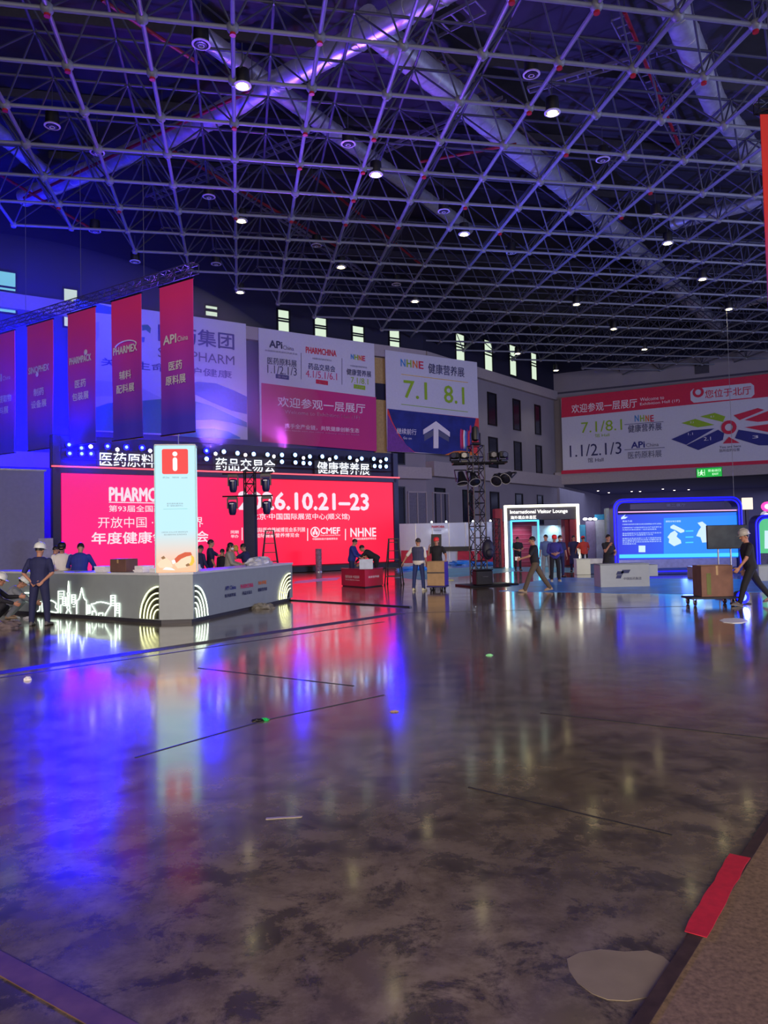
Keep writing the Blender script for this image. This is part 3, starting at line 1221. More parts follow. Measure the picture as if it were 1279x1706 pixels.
for pts, mt, nm in (
        ([(1135, 705), (1158, 698), (1190, 708), (1162, 712)], P_green, 'map_hall'), ([(1166, 694), (1190, 688), (1208, 694), (1204, 703)], P_green, 'map_hall'),
        ([(1118, 732), (1152, 717), (1190, 714), (1143, 741)], P_navy, 'map_hall'), ([(1143, 742), (1196, 716), (1206, 722), (1204, 733), (1163, 750)], P_navy, 'map_hall'),
        ([(1224, 730), (1230, 716), (1300, 727), (1300, 742), (1264, 742)], P_navy, 'map_hall'), ([(1222, 692), (1262, 680), (1273, 683), (1232, 700)], P_red, 'map_hall'),
        ([(1240, 700), (1284, 683), (1320, 690), (1320, 697), (1262, 703)], P_red, 'map_hall'), ([(1240, 712), (1300, 704), (1320, 710), (1320, 722), (1290, 722)], P_red, 'map_hall'),
        ([(1204, 739), (1214, 728), (1232, 738)], P_red, 'map_entrance')):
    fr.poly(t, nm, pts, mt, -.05, .02)
c = fr.uv(1214, 712)
MB().lathe([(.72, 0), (.72, .03), (.38, .03), (.38, 0)], (c[0], -.08, c[1]), 18, 0, Matrix.Rotation(pi / 2, 3, 'X'), True).build('map_pin', P_red, t)
for s, x, y, hp in (('7.1', 1152, 704, 3), ('8.1', 1186, 694, 3), ('1.1', 1150, 723, 4), ('2.1', 1178, 731, 6), ('3', 1258, 728, 5)):
    fr.text(t, s, x - hp, y, x + hp, y, hp, P_paper, 0, -.08)
fr.text(t, 'You are here', 1198, 745, 1234, 743, 4, P_ink)
fr.text(t, '您所在的位置', 1198, 751, 1232, 749, 5, P_ink)

# --- green exit sign under the ledge
p = at_depth(1181, 787, (lambda q: q.y)(wall_point(K2, dR, 1181, 1.0)))
t = thing('exit_sign', 'small lit green emergency exit sign under the map sign', 'exit sign', (p.x, p.y, p.z - .5), atan2(dR.y, dR.x))
MB().bbox((0, .05, .5), (2.5, .12, 1.0), .03).build('sign_body', mat('green_sign_case', (20, 110, 40), .5), t)
MB().box((0, -.02, .5), (2.42, .02, .93)).build('lit_face', emit('green_sign_glow', (16, 176, 62), .9), t)
E_signw = emit('white_sign_glow', (210, 255, 215), 1.0)
text(t, '安全出口', .0, 1.0, .66, .26, -.05, .01, align='c').data.materials.clear() if False else None
text(t, '安全出口', E_signw, -.1, 1.1, .68, .26, -.04, .01)
text(t, 'EXIT', E_signw, .3, .9, .30, .2, -.04, .02)
rm = MB()
rm.box((-.75, -.04, .5), (.66, .01, .06)).box((-1.06, -.04, .5), (.05, .01, .62)).box((-.44, -.04, .5), (.05, .01, .62)).ball((-.72, -.04, .74), (.07, .01, .07), 8)
rm.prism([(-.85, .64), (-.7, .66), (-.62, .52), (-.66, .36), (-.52, .2), (-.6, .18), (-.76, .34), (-.9, .2), (-.97, .22), (-.84, .42)], -.045, -.035)
rm.build('running_figure', E_signw, t, smooth=False)
for x in (-.9, .9):
    MB().cyl((x, .05, 1.0), (x, .05, 7.6 - p.z + .5 if p.z < 7.6 else 1.2), .02, n=6).build('hanger_rod', M_alu, t)
    MB().box((x, .55, .7), (.06, .95, .06)).build('wall_bracket', M_alu, t)

# ------------------------------------------------------------------ hanging vertical banners on a truss
BR = -radians(90 - 57.5)          # the row runs away to the left
br = Fr(296, 31, BR)
ban_px = [(268, 324, 471, 722, 478, 465), (187, 237, 496, 731, 503, 489), (114, 160, 520, 739, 527, 513), (46, 89, 542, 748, 548, 534), (-16, 25, 560, 756, 568, 551), (-76, -36, 578, 764, 588, 570)]
ban_txt = [('API', 'China', '医药', '原料展'), ('PHARMEX', '', '辅料', '配料展'), ('PHARMPACK', '', '医药', '包装展'), ('SINOPHEX', '', '制药', '设备展'), ('HI', 'China', '天然提取物', '配料展'), ('CPHI', '', '制药', '工程展')]
ban_lab = ['pink to blue vertical banner above the info tower, nearest and largest of its row',
           'pink to blue vertical banner with an arc over its logo, second nearest of its row',
           'pink to blue vertical banner overlapping the left edge of the wave sign',
           'pink to blue vertical banner in blue haze, next to the one cut by picture edge',
           'pink to blue vertical banner cut by the left edge of the picture',
           'pink to purple vertical banner at the far hidden end of the row']
ztop = br.uv(296, 471)[1]
for k, (x0, x1, yt, yb, _a, _b) in enumerate(ban_px[:5]):
    u0, u1 = br.uv(x0, 700)[0], br.uv(x1, 700)[0]
    zb = br.uv((x0 + x1) / 2, yb)[1]
    hgt = ztop - zb
    wd = u1 - u0
    bt = thing('hanging_banner', ban_lab[k], 'banner', br.world((u0 + u1) / 2, zb), BR, 'vertical banners in a row')
    gm = cloth_gradient('pink_blue_banner_cloth_%d' % k, (74, 60, 224), (2, hgt * .10, hgt * .92, (255, 56, 140)))
    for e, (pos, c_) in zip(range(3), ()):
        pass
    mb = MB()
    # a slightly billowing sheet with real thickness
    nx, nz = 6, 14
    vs, fs = [], []
    for side in (0, 1):
        for iz in range(nz + 1):
            for ix in range(nx + 1):
                x = -wd / 2 + wd * ix / nx
                z = hgt * iz / nz
                y = .05 * sin(ix * 1.3 + iz * .25 + k) * (1 - iz / nz) + side * .02
                vs.append((x, y, z))
    st = (nx + 1) * (nz + 1)
    for iz in range(nz):
        for ix in range(nx):
            q = iz * (nx + 1) + ix
            fs.append((q, q + 1, q + nx + 2, q + nx + 1))
            fs.append((st + q, st + q + nx + 1, st + q + nx + 2, st + q + 1))
    for iz in range(nz):
        for ix in (0, nx):
            q = iz * (nx + 1) + ix
            fs.append((q, q + nx + 1, st + q + nx + 1, st + q))
    for ix in range(nx):
        for iz in (0, nz):
            q = iz * (nx + 1) + ix
            fs.append((q, st + q, st + q + 1, q + 1))
    mb.add(vs, fs)
    mb.build('banner_cloth', gm, bt)
    MB().box((0, .01, hgt + .02), (wd + .08, .07, .06)).build('top_bar', M_blackmetal, bt)
    MB().box((0, .01, -.02), (wd + .04, .06, .05)).build('bottom_bar', M_blackmetal, bt)
    A_, B_, C_, D_ = ban_txt[k]
    zz = hgt * .63
    if B_:
        text(bt, A_, P_paper, -wd * .36, wd * .04, zz, hgt * .062, -.08, .03)
        text(bt, B_, P_paper, wd * .07, wd * .38, zz - hgt * .01, hgt * .036, -.08)
    else:
        text(bt, A_, P_paper, -wd * .40, wd * .40, zz - .0, hgt * .055, -.08, .03)
    if k == 1:
        arc = MB()
        arc.tube([(wd * .02 + wd * .36 * cos(a_), -.08, zz + .12 + hgt * .04 * sin(a_)) for a_ in [pi * q / 12 for q in range(1, 12)]], .03, 6)
        arc.build('logo_arc', P_paper, bt)
    if k == 2:
        MB().ball((wd * .2, -.08, zz + hgt * .045), (.13, .02, .13), 10).build('logo_dot', P_paper, bt)
    if k == 3:
        MB().ball((-wd * .06, -.08, zz - hgt * .04), (.12, .02, .12), 10).build('logo_dot', P_paper, bt)
    text(bt, C_, P_paper, -wd * (.2 if len(C_) < 3 else .42), wd * (.2 if len(C_) < 3 else .42), hgt * .45, hgt * .062, -.08, .012)
    text(bt, D_, P_paper, -wd * .3, wd * .3, hgt * .355, hgt * .062, -.08, .012)
    if k == 0:
        MB().cyl((.05, 0, -.04), (.05, 0, -.75), .02, n=6).build('weight_cord', M_alu, bt)
    for x in (-wd * .4, wd * .4):
        MB().cyl((x, .01, hgt + .04), (x, .01, hgt + .14), .015, n=6).build('hanging_strap', M_black, bt)


def box_truss(mb, a, b, s, r=.025, step=.6, n=6):
    """square lattice truss from a to b"""
    a, b = Vector(a), Vector(b)
    d = (b - a).normalized()
    t = Vector((0, 0, 1)) if abs(d.z) < .9 else Vector((1, 0, 0))
    e1 = d.cross(t).normalized()
    e2 = d.cross(e1)
    cs = [e1 * (s / 2 * i) + e2 * (s / 2 * j) for i, j in ((-1, -1), (1, -1), (1, 1), (-1, 1))]
    for c in cs:
        mb.cyl(a + c, b + c, r, n=n)
    m = max(2, int(round((b - a).length / step)))
    for k in range(m + 1):
        p = a + (b - a) * (k / m)
        for i in range(4):
            mb.cyl(p + cs[i], p + cs[(i + 1) % 4], r * .6, n=5, caps=False)
            if k < m:
                q = a + (b - a) * ((k + 1) / m)
                i0, i1 = (i, (i + 1) % 4) if k % 2 else ((i + 1) % 4, i)
                mb.cyl(p + cs[i0], q + cs[i1], r * .6, n=5, caps=False)
    return mb


uL, uR = br.uv(-60, 700)[0], br.uv(326, 700)[0]
o_ = br.world((uL + uR) / 2, ztop + .2)
tt = thing('lighting_truss', 'long black lattice truss carrying the row of vertical banners', 'truss', o_, BR)
box_truss(MB(), (-(uR - uL) / 2 - .2, 0, .2), ((uR - uL) / 2 + .1, 0, .2), .36, .025, .5).build('lattice_truss', mat('dull_truss_tube', (84, 84, 110), .4, .5), tt)
for k in range(4):
    x = -(uR - uL) / 2 + (uR - uL) * (k + .3) / 4
    MB().cyl((x, 0, .4), (x, 0, HB - ztop - .2), .012, n=5).build('hanging_wire', M_alu, tt)

# red banner cut by the right edge
rb_ = Fr(1310, 22, 0.0)
zt, zb = rb_.uv(1290, 190)[1], rb_.uv(1290, 505)[1]
u0 = rb_.uv(1270, 300)[0]
rt = thing('hanging_banner', 'red vertical banner cut by the right edge under a short black truss', 'banner', rb_.world(u0 + .85, zb - .6), 0.0)
hg = zt - zb + .6
m_rb = cloth_gradient('red_violet_banner_cloth', (84, 40, 150), (2, hg * .05, hg * .55, (236, 54, 40)))
MB().bbox((0, 0, hg / 2), (1.7, .03, hg), .01).build('banner_cloth', m_rb, rt)
MB().box((0, 0, hg + .02), (1.8, .06, .06)).build('top_bar', M_blackmetal, rt)
box_truss(MB(), (-.95, 0, hg + .24), (1.2, 0, hg + .24), .32, .025, .4).build('lattice_truss', M_blackmetal, rt)
text(rt, '北京', P_paper, -.4, .6, hg * .4, .45, -.03, .01)
for x in (-.5, .7):
    MB().cyl((x, 0, hg + .38), (x, 0, HB - zb + .6), .012, n=5).build('hanging_wire', M_alu, rt)

# ------------------------------------------------------------------ stage: LED wall with header
LA = at_depth(103, 900, 35.0)
LB = at_depth(656, 900, 45.5)
ldir = Vector((LB.x - LA.x, LB.y - LA.y, 0))
LW = ldir.length
lrz = atan2(ldir.y, ldir.x)
led = Fr(0, 10, lrz)
led.o = Vector(((LA.x + LB.x) / 2, (LA.y + LB.y) / 2, 0))
stage = thing('led_screen', 'huge red LED wall with white lettering and a lit blue header', 'LED screen', led.o, lrz)
ZS0, ZS1, ZH = .38, 5.15, 6.95
E_led = emit('red_led_picture', (238, 0, 120), 1.0, (0, -LW * .5, LW * .12, (252, 0, 52)))
E_txt = emit('white_led_lettering', (236, 214, 226), 1.0)
MB().bbox((0, .06, (ZS0 + ZS1) / 2), (LW, .12, ZS1 - ZS0), .01).build('led_panel', E_led, stage)
MB().bbox((0, -.15, ZS0 / 2 - .01), (LW + .3, 1.1, ZS0 - .04), .02).build('stage_base', M_black, stage)
M_hdr = mat('navy_header_panel', (22, 24, 64), .6, var=.15)
MB().bbox((0, .25, (ZS1 + .25 + ZH) / 2), (LW + .9, .3, ZH - ZS1 - .25), .02).build('header_panel', M_hdr, stage)
MB().box((0, .2, ZS1 + .14), (LW + .5, .5, .24)).build('header_shelf', mat('navy_shelf', (28, 28, 72), .5), stage)
MB().bbox((0, -.10, ZS1 + .30), (LW + .9, .08, .07), .01).build('red_light_strip', emit('red_neon_strip', (255, 84, 96), 1.6), stage)
for s in (-1, 1):
    MB().bbox((s * (LW / 2 + .22), .2, ZH / 2), (.36, .5, ZH), .02).build('side_post', mat('blue_black_post', (24, 24, 70), .5), stage)
bk = MB()
for k in range(6):
    x = -LW / 2 + LW * k / 5
    box_truss(bk, (x, .75, 0), (x, .75, ZH), .3, .025, .7)
box_truss(bk, (-LW / 2, .75, ZH - .2), (LW / 2, .75, ZH - .2), .3, .025, .7)
bk.build('rear_truss', M_blackmetal, stage)
for s, xl, yl, xr, yr, hp, bd in (
        ('PHARMCHINA', 181, 822.5, 306, 826, 24, .03),
        ('第93届全国药品交易会', 181, 846, 325, 849, 11, .006),
        ('开放中国 · 健康世界', 163, 869, 338, 871, 18, 0),
        ('年度健康领航盛会', 152, 894.5, 347, 896, 20, .014),
        ('2026.10.21–23', 396, 834, 614, 836.5, 30, .034),
        ('北京·中国国际展览中心(顺义馆)', 418, 861, 582, 861.5, 12, .008),
        ('同期', 384, 886.5, 397, 886.5, 5.5, .006), ('举办', 384, 893.5, 397, 893.5, 5.5, .006),
        ('中国国际医疗器械博览会系列展', 408, 883, 508, 882.5, 8, .006),
        ('中国国际健康营养博览会', 408, 892.5, 498, 891.5, 7, .006),
        ('CMEF', 533, 884, 566, 884, 11, .03), ('China International Medical', 533, 891.5, 566, 891.5, 2.5, 0),
        ('中国国际医疗器械博览会', 520, 898, 562, 897.5, 3.5, .004),
        ('NHNE', 583, 887, 626, 886.5, 15, .02), ('中国国际健康营养博览会', 587, 898, 626, 897, 3.5, .004)):
    led.text(stage, s, xl, yl, xr, yr, hp, E_txt, bd, -.03)
led.poly(stage, 'rule_line', [(181, 836), (270, 837.5), (270, 839), (181, 837.5)], E_txt, -.02)
for x, y0, y1 in ((403, 879, 900), (512, 880, 901), (575, 881, 900)):
    led.poly(stage, 'divider_rule', [(x - .7, y0), (x + .7, y0), (x + .7, y1), (x - .7, y1)], E_txt, -.02)
c = led.uv(524.5, 886.5)
MB().lathe([(.30, 0), (.30, .02), (.24, .02), (.24, 0)], (c[0], -.02, c[1]), 20, 0, Matrix.Rotation(pi / 2, 3, 'X'), True).build('round_logo', E_txt, stage)
tri = MB()
for k in range(3):
    a_ = pi / 2 + k * 2 * pi / 3
    tri.ball((c[0] + .11 * cos(a_), -.03, c[1] + .11 * sin(a_)), (.08, .01, .11), 8, 0, Matrix.Rotation(0, 3, 'Y'))
tri.build('logo_mark', E_txt, stage)
# lit header letters standing on the red strip
E_hdr = emit('white_neon_letter', (240, 246, 255), 1.4)
hf = Fr(0, 10, lrz)
hf.o = led.o + led.n * .12
for s, xl, xr, yl, yr, hp in (('医药原料展', 165, 278, 765, 769, 23), ('药品交易会', 358, 457, 773, 777, 21), ('健康营养展', 527, 614, 779, 782, 20)):
    a, b = led.uv(xl, yl), led.uv(xr, yr)
    z_ = (a[1] + b[1]) / 2
    hh = hp * led.depth((xl + xr) / 2) / FPX
    MB().bbox(((a[0] + b[0]) / 2, -.02, z_), (b[0] - a[0] + .3, .05, hh + .2), .01).build('letter_backing', M_black, stage)
    text(stage, s, E_hdr, a[0], b[0], z_, hh, -.10, .006, name='header_letters')
# rows of small stage lamps above the header
E_bluecore = emit('blue_white_lens_core', (130, 170, 255), 2.6)
M_lampbody = mat('black_lamp_body', (20, 20, 34), .4)
E_bluebig = emit('blue_beam_lens', (120, 170, 255), 9)
E_bluedeep = emit('deep_blue_beam_lens', (0, 0, 255), 160)
E_pin = emit('white_pin_lens', (255, 246, 250), 8)


def stage_lamp(lens, r, strength=None):
    t = thing('stage_lamp', '', 'stage light')
    MB().lathe([(r * .6, .34), (r * 1.15, .30), (r * 1.25, .04), (r * 1.05, 0)], (0, 0, 0), 14, 0, Matrix.Rotation(-pi / 2, 3, 'X')).build('lamp_head', M_lampbody, t)
    if lens is E_bluedeep:
        MB().ball((0, -.02, 0), (r * .62, .05, r * .62), 12).build('lens', E_bluecore, t)
        MB().lathe([(r * .6, 0), (r * 1.02, 0), (r * 1.0, .03), (r * .6, .03)], (0, 0, 0), 16, 0, Matrix.Rotation(pi / 2, 3, 'X'), True).build('led_ring', lens, t)
    else:
        MB().ball((0, -.01, 0), (r, .05, r), 12).build('lens', lens, t)
    y = MB()
    for s in (-1, 1):
        y.box((s * r * 1.1, .16, 0), (.025, .08, r * 2))
    y.box((0, .2, r * 1.1), (r * 2.2, .06, .03))
    y.build('yoke', M_lampbody, t)
    return t


lamps = {'deep': stage_lamp(E_bluedeep, .13), 'blue': stage_lamp(E_bluebig, .11), 'pin': stage_lamp(E_pin, .09)}
spots = [('deep', 115, 741), ('deep', 116, 755.5), ('deep', 135.5, 746.5), ('deep', 136, 756), ('pin', 151, 744), ('deep', 151.5, 756),
         ('deep', 179, 743.5), ('pin', 195.5, 749), ('deep', 210.5, 745), ('deep', 236.5, 746), ('pin', 250, 751), ('deep', 343.8, 751),
         ('blue', 344, 764.5), ('pin', 359, 756), ('blue', 372.7, 752.5), ('blue', 395.5, 755), ('pin', 408.6, 758), ('blue', 422.4, 756.5), ('blue', 445.5, 757.3),
         ('pin', 456, 760.5), ('blue', 469.5, 758), ('blue', 469.5, 769.3), ('blue', 491.5, 758), ('blue', 492, 770.5), ('pin', 505.3, 763), ('blue', 505.3, 771.5),
         ('blue', 516, 760.5), ('blue', 516, 772), ('blue', 536.7, 760.5), ('pin', 549, 765.3), ('blue', 559.3, 762), ('blue', 582.5, 762.5), ('pin', 594.5, 767),
         ('blue', 602.4, 764), ('blue', 622.5, 764.5), ('blue', 624, 776.5), ('pin', 633.7, 768.7), ('blue', 633, 777.2), ('blue', 643, 765.2), ('blue', 643, 777.2)]
lf = Fr(0, 10, lrz)
lf.o = led.o + led.n * .42
seen = set()
words = {'deep': 'deep blue stage lamp', 'blue': 'light blue stage lamp', 'pin': 'small white pin lamp'}
ends = ['over the %s header lettering' % n for n in ('first', 'middle', 'last')]
for k, (kind, x, y) in enumerate(spots):
    u, v = lf.uv(x, y)
    o = lamps[kind] if kind not in seen else dup(lamps[kind])
    seen.add(kind)
    o.location = lf.world(u, v)
    o.rotation_euler = (0, 0, lrz)
    sect = 0 if x < 300 else (1 if x < 500 else 2)
    same = sorted((q for q in spots if q[0] == kind and (0 if q[1] < 300 else (1 if q[1] < 500 else 2)) == sect), key=lambda q: (q[1], q[2]))
    n_ = same.index((kind, x, y))
    o['label'] = '%s, %s from left of those %s' % (words[kind], 'first second third fourth fifth sixth seventh eighth ninth tenth eleventh twelfth thirteenth'.split()[n_], ends[sect])
    o['group'] = words[kind] + 's, ' + ends[sect]
# bars carrying the lamps
for vz, nm in ((6.62, 'upper'),):
    pass
lb = MB()
u0, u1 = lf.uv(104, 750)[0], lf.uv(655, 770)[0]
for dz in (-.34, .18):
    zl = lf.uv(380, 764)[1] + dz
    lb.cyl((u0, -.42 + .2, zl), (u1, -.42 + .2, zl), .03, n=8)
lb.build('lamp_rail', M_blackmetal, stage)
# stage washes of the lamp rows, with lampless wall washes added behind the header
DEEP = (.0, .0, 1.0)
for x, pw, tx, ty, tz, an, col, sz in ((112, 30000, -31, 43, 11, 150, DEEP, .5), (128, 18000, -28, 45, 11, 150, DEEP, .5), (146, 15000, -3.2, 7.5, 0, 26, DEEP, .6), (122, 15000, -4.0, 9, 0, 26, DEEP, .6),
                                       (136, 12000, -18, 30, 20, 130, DEEP, .5), (210, 2500, -10, 54, 14, 80, DEEP, .25),
                                       (344, 11500, -3, 28, 19.5, 100, (.16, .08, 1), .2), (505, 11500, 6, 30, 19.5, 100, (.22, .12, 1), .2), (640, 11500, 18, 40, 19.5, 100, (.12, .14, 1), .2),
                                       (344, 900, -2.4, 9, 0, 22, DEEP, .12), (490, 320, -1.5, 12, 0, 22, DEEP, .1), (645, 450, 0, 12, 0, 22, DEEP, .1)):
    u, v = lf.uv(x, 752)
    spot_light('stage_wash_beam', lf.world(u, v + (1.0 if ty > 42 else (.15 if ty > 20 else -.1)), -1.7 if ty > 42 else .4), (tx, ty, tz), pw, col, an, .9, sz)
spot_light('stage_wash_beam', lf.world(lf.uv(470, 752)[0], 6.9, .4), (-6, 24, 21), 2500, (.75, .10, .9), 90, .6, .3)

# grey wing wall to the left of the screen
wg = thing('stage_wing', 'grey panelled stage wing standing left of the red screen', 'partition', led.world(-LW / 2 - 4.95, 0, 0), lrz)
for k in range(4):
    MB().bbox((-3.2 + k * 2.12, .1, 2.6), (2.1, .14, 5.2), .01).build('wing_panel', mat('blue_grey_panel', (112, 114, 150), .6, var=.06), wg)
MB().box((0, .1, 5.24), (8.6, .2, .08)).build('top_rail', M_alu, wg)
p = led.world(-LW / 2 - .85, 0, .9)
lp = thing('leaning_panel', 'pale upright panel at the left edge of the red screen', 'panel', p, lrz)
MB().bbox((0, 0, 1.05), (.62, .06, 2.1), .01).build('board', mat('pale_board', (150, 150, 176), .6), lp)
MB().box((0, .2, .03), (.62, .5, .06)).build('foot', M_alu, lp)
rk = thing('storage_rack', 'dark blue open rack at the far left behind the counter', 'rack', led.world(-LW / 2 - 6.2, 0, 1.2), lrz)
M_rack = mat('navy_rack_paint', (34, 34, 92), .5)
for x in (-.9, .9):
    for y in (-.25, .25):
        MB().box((x, y, 1.0), (.06, .06, 2.0)).build('upright', M_rack, rk)
for z in (.2, .65, 1.1, 1.55, 1.98):
    MB().box((0, 0, z), (1.8, .5, .05)).build('rack_shelf', M_rack, rk)

# ------------------------------------------------------------------ information counter
gL, gC1, gC2, gR = [Vector((v.x, v.y)) for v in (ground(-40, 1018), ground(266, 1039.5), ground(322, 1037.5), ground(487.5, 1000))]


def offs(a, b, w):
    d = (b - a).normalized()
    n = Vector((-d.y, d.x)) * w
    return a + n, b + n


def cross2(a, b, c, d):
    r, s = b - a, d - c
    t = ((c - a).x * s.y - (c - a).y * s.x) / (r.x * s.y - r.y * s.x)
    return a + r * t


def ring_plan(out, dep):
    a0, a1 = offs(gL, gC1, -out)
    b0, b1 = offs(gC1, gC2, -out)
    c0, c1 = offs(gC2, gR, -out)
    i0, i1 = offs(gL, gC1, dep)
    j0, j1 = offs(gC2, gR, dep)
    I = cross2(i0, i1, j0, j1)
    return [a0, cross2(a0, a1, b0, b1), cross2(b0, b1, c0, c1), c1, j1, I, i0]


CH = 1.09
M_counter = mat('pale_grey_laminate', (138, 148, 152), .35, var=.03)
ctr = thing('info_counter', 'large grey angled information counter with neon city skyline', 'counter', (gC1.x, gC1.y, 0))
rel = lambda ps: [(p.x - gC1.x, p.y - gC1.y) for p in ps]
MB().slab(rel(ring_plan(-.06, .70)), 0, .08).build('plinth', mat('dark_counter_plinth', (48, 48, 58), .5), ctr)
MB().slab(rel(ring_plan(0, .72)), .08, CH - .05).build('counter_body', M_counter, ctr)
MB().slab(rel(ring_plan(.025, .78)), CH - .05, CH).build('countertop', mat('pale_countertop', (196, 200, 206), .3, var=.03), ctr)
E_neon = emit('white_neon_tube', (236, 255, 232), 3.2)
E_warm = emit('warm_neon_tube', (250, 250, 180), 3.0)
M_gap = mat('black_neon_backing', (22, 24, 22), .5)


def face_frame(a, b):
    f = Fr(0, 10, atan2((b - a).y, (b - a).x))
    f.o = Vector((a.x, a.y, 0))
    return f


f_l, f_r = face_frame(gL, gC1), face_frame(gC2, gR)
TO = Vector((gC1.x, gC1.y, 0))


def neon(fr, px, r=.011, mt=None, name='neon_tube', y=.02):
    pts = []
    for p in px:
        u, v = fr.uv(*p)
        pts.append(fr.world(u, min(max(v, .1), CH - .08), y) - TO)
    return MB().tube(pts, r, 6).build(name, mt or E_neon, ctr)


S_ = 6.395


def C(*pts):
    return [(x / S_ + 20, y / S_ + 880) for x, y in pts]


for pl in (C((500, 925), (500, 670), (560, 670), (560, 722)), C((525, 930), (525, 815), (545, 815), (545, 735), (580, 735), (580, 830)),
           C((583, 925), (600, 868), (592, 845), (600, 822), (602, 790), (600, 715), (595, 700), (602, 682), (609, 565), (616, 682), (622, 700), (617, 715), (615, 790), (617, 822), (624, 845), (615, 868), (634, 927)),
           C((643, 800), (643, 710), (680, 710), (680, 800), (692, 800)),
           C((695, 930), (695, 770), (715, 760), (725, 740), (735, 700), (749, 635), (764, 700), (772, 740), (785, 760), (800, 770), (800, 936)),
           C((808, 905), (808, 820), (838, 820), (838, 905), (808, 905)),
           C((905, 942), (905, 905), (880, 858), (850, 806), (896, 800), (905, 790), (955, 785), (1010, 796), (1062, 812), (1022, 880), (1000, 915), (1000, 944)),
           C((930, 944), (930, 905), (975, 905), (975, 944)), C((860, 938), (860, 885), (888, 885)),
           C((1060, 830), (1060, 715), (1105, 715), (1105, 948)), C((1115, 880), (1115, 800), (1152, 800), (1152, 948)),
           C((408, 768), (440, 775), (478, 802), (468, 842), (500, 880), (480, 912), (440, 892), (408, 884)),
           C((140, 688), (215, 690)), C((140, 726), (215, 728)), C((140, 765), (215, 768)),
           C((278, 912), (300, 872), (310, 780), (326, 800), (330, 915))):
    neon(f_l, pl)
for x0, x1, ys in ((515, 545, (700, 725, 750)), (553, 575, (755, 778, 800, 822)), (655, 675, (735, 760, 785, 810, 835)), (812, 835, (840, 860, 880)), (1072, 1096, (742, 770, 798, 822)), (1122, 1148, (825, 850, 875, 900))):
    for y in ys:
        neon(f_l, C((x0, y), (x1, y)), .007, name='neon_window_line')


def arcs(fr, pairs, yb, xt, mt):
    for xb, yt in pairs:
        u0, v0 = fr.uv(xb, yb)
        u1, v1 = fr.uv(xt, yt)
        pts = []
        for k in range(13):
            a_ = pi / 2 * k / 12
            u, v = u1 + (u0 - u1) * cos(a_), v0 + (v1 - v0) * sin(a_)
            pts.append(fr.world(u, max(v, .1), .02) - TO)
        MB().tube(pts, .013, 6).build('neon_arc', mt, ctr)


arcs(f_l, ((234.5, 977.5), (240.6, 988), (246, 997), (251.3, 1007), (256.5, 1015.6)), 1032, 264.5, E_warm)
arcs(f_r, ((345, 976), (340, 984.5), (335.5, 994), (331, 1004), (327, 1013)), 1030.5, 324, E_neon)
arcs(f_r, ((464.4, 955), (467.5, 961), (470.5, 967.5), (473, 973.5), (475.7, 980)), 1000.5, 482.5, E_warm)
for fr_, px in ((f_l, [(234.5, 1033), (238, 1008), (248, 988), (264.5, 977), (264.5, 1035)]), (f_r, [(345, 1031), (342, 1004), (335, 985), (324, 975), (324, 1034)]), (f_r, [(464.4, 1001), (466, 980), (472, 963), (482, 955), (482, 999)])):
    q = [fr_.uv(*p) for p in px]
    MB().prism([(fr_.world(u, 0, 0).x, v) for u, v in q], 0, .001)
    n = len(q)
    vs = [fr_.world(u, max(v, .1), .004) - TO for u, v in q] + [fr_.world(u, max(v, .1), .001) - TO for u, v in q]
    MB().add(vs, [tuple(range(n)), tuple(range(2 * n - 1, n - 1, -1))] + [(i, i + n, (i + 1) % n + n, (i + 1) % n) for i in range(n)]).build('arc_backing', M_gap, ctr, smooth=False)


def on_face(fr, s, xl, yl, xr, yr, hp, mt, bd=0.0):
    o = fr.text(None, s, xl, yl, xr, yr, hp, mt, bd, -.012)
    o.parent = ctr
    o.location = fr.o - TO
    o.rotation_euler = (0, 0, fr.rz)


on_face(f_r, 'API China', 374, 981, 392, 977, 7, P_navy, .01)
on_face(f_r, '医药原料展', 374, 993, 392, 990, 6, P_ink, .01)
on_face(f_r, 'PHARMCHINA', 400, 978, 421, 974, 7, P_pinkink, .01)
on_face(f_r, '药品交易会', 403, 989, 419, 985.5, 6, P_ink, .01)
on_face(f_r, 'NHNE', 430, 972, 443, 969, 6, P_orange, .01)
on_face(f_r, '健康营养展', 429, 983.5, 444, 980, 6, P_ink, .01)

# info tower standing on the corner of the counter
kd = gC2 - gC1
krz = .15
kc = (gC1 + gC2) / 2
kf = Fr(0, 10, krz)
kf.o = Vector((kc.x, kc.y, 0)) - kf.n * .03
u0, u1 = kf.uv(258.5, 850)[0], kf.uv(326, 850)[0]
kh = kf.uv(292, 742)[1] - CH
kf.o = kf.world((u0 + u1) / 2, CH)
kw = u1 - u0
kio = thing('info_tower', 'glowing white information tower with red i square on counter corner', 'sign', kf.o, krz)
E_box = emit('lightbox_print', (255, 190, 150), .92, (2, .12, kh * .34, (182, 232, 246)))
MB().bbox((0, .21, kh / 2), (kw, .40, kh), .02).build('lightbox_body', E_box, kio)
MB().bbox((0, .21, kh + .015), (kw + .02, .42, .03), .01).build('top_cap', M_white, kio)
for s in (-1, 1):
    MB().box((s * (kw / 2 + .005), .005, kh / 2), (.02, .02, kh)).build('edge_profile', mat('pale_aqua_profile', (170, 220, 222), .4), kio)
E_kred = emit('red_square_print', (232, 26, 34), .95)
E_kwhite = emit('white_print_glow', (238, 244, 246), 1.0)
E_kgrey = emit('grey_print_glow', (110, 130, 140), .9)
E_kteal = emit('teal_print_glow', (110, 200, 200), .9)


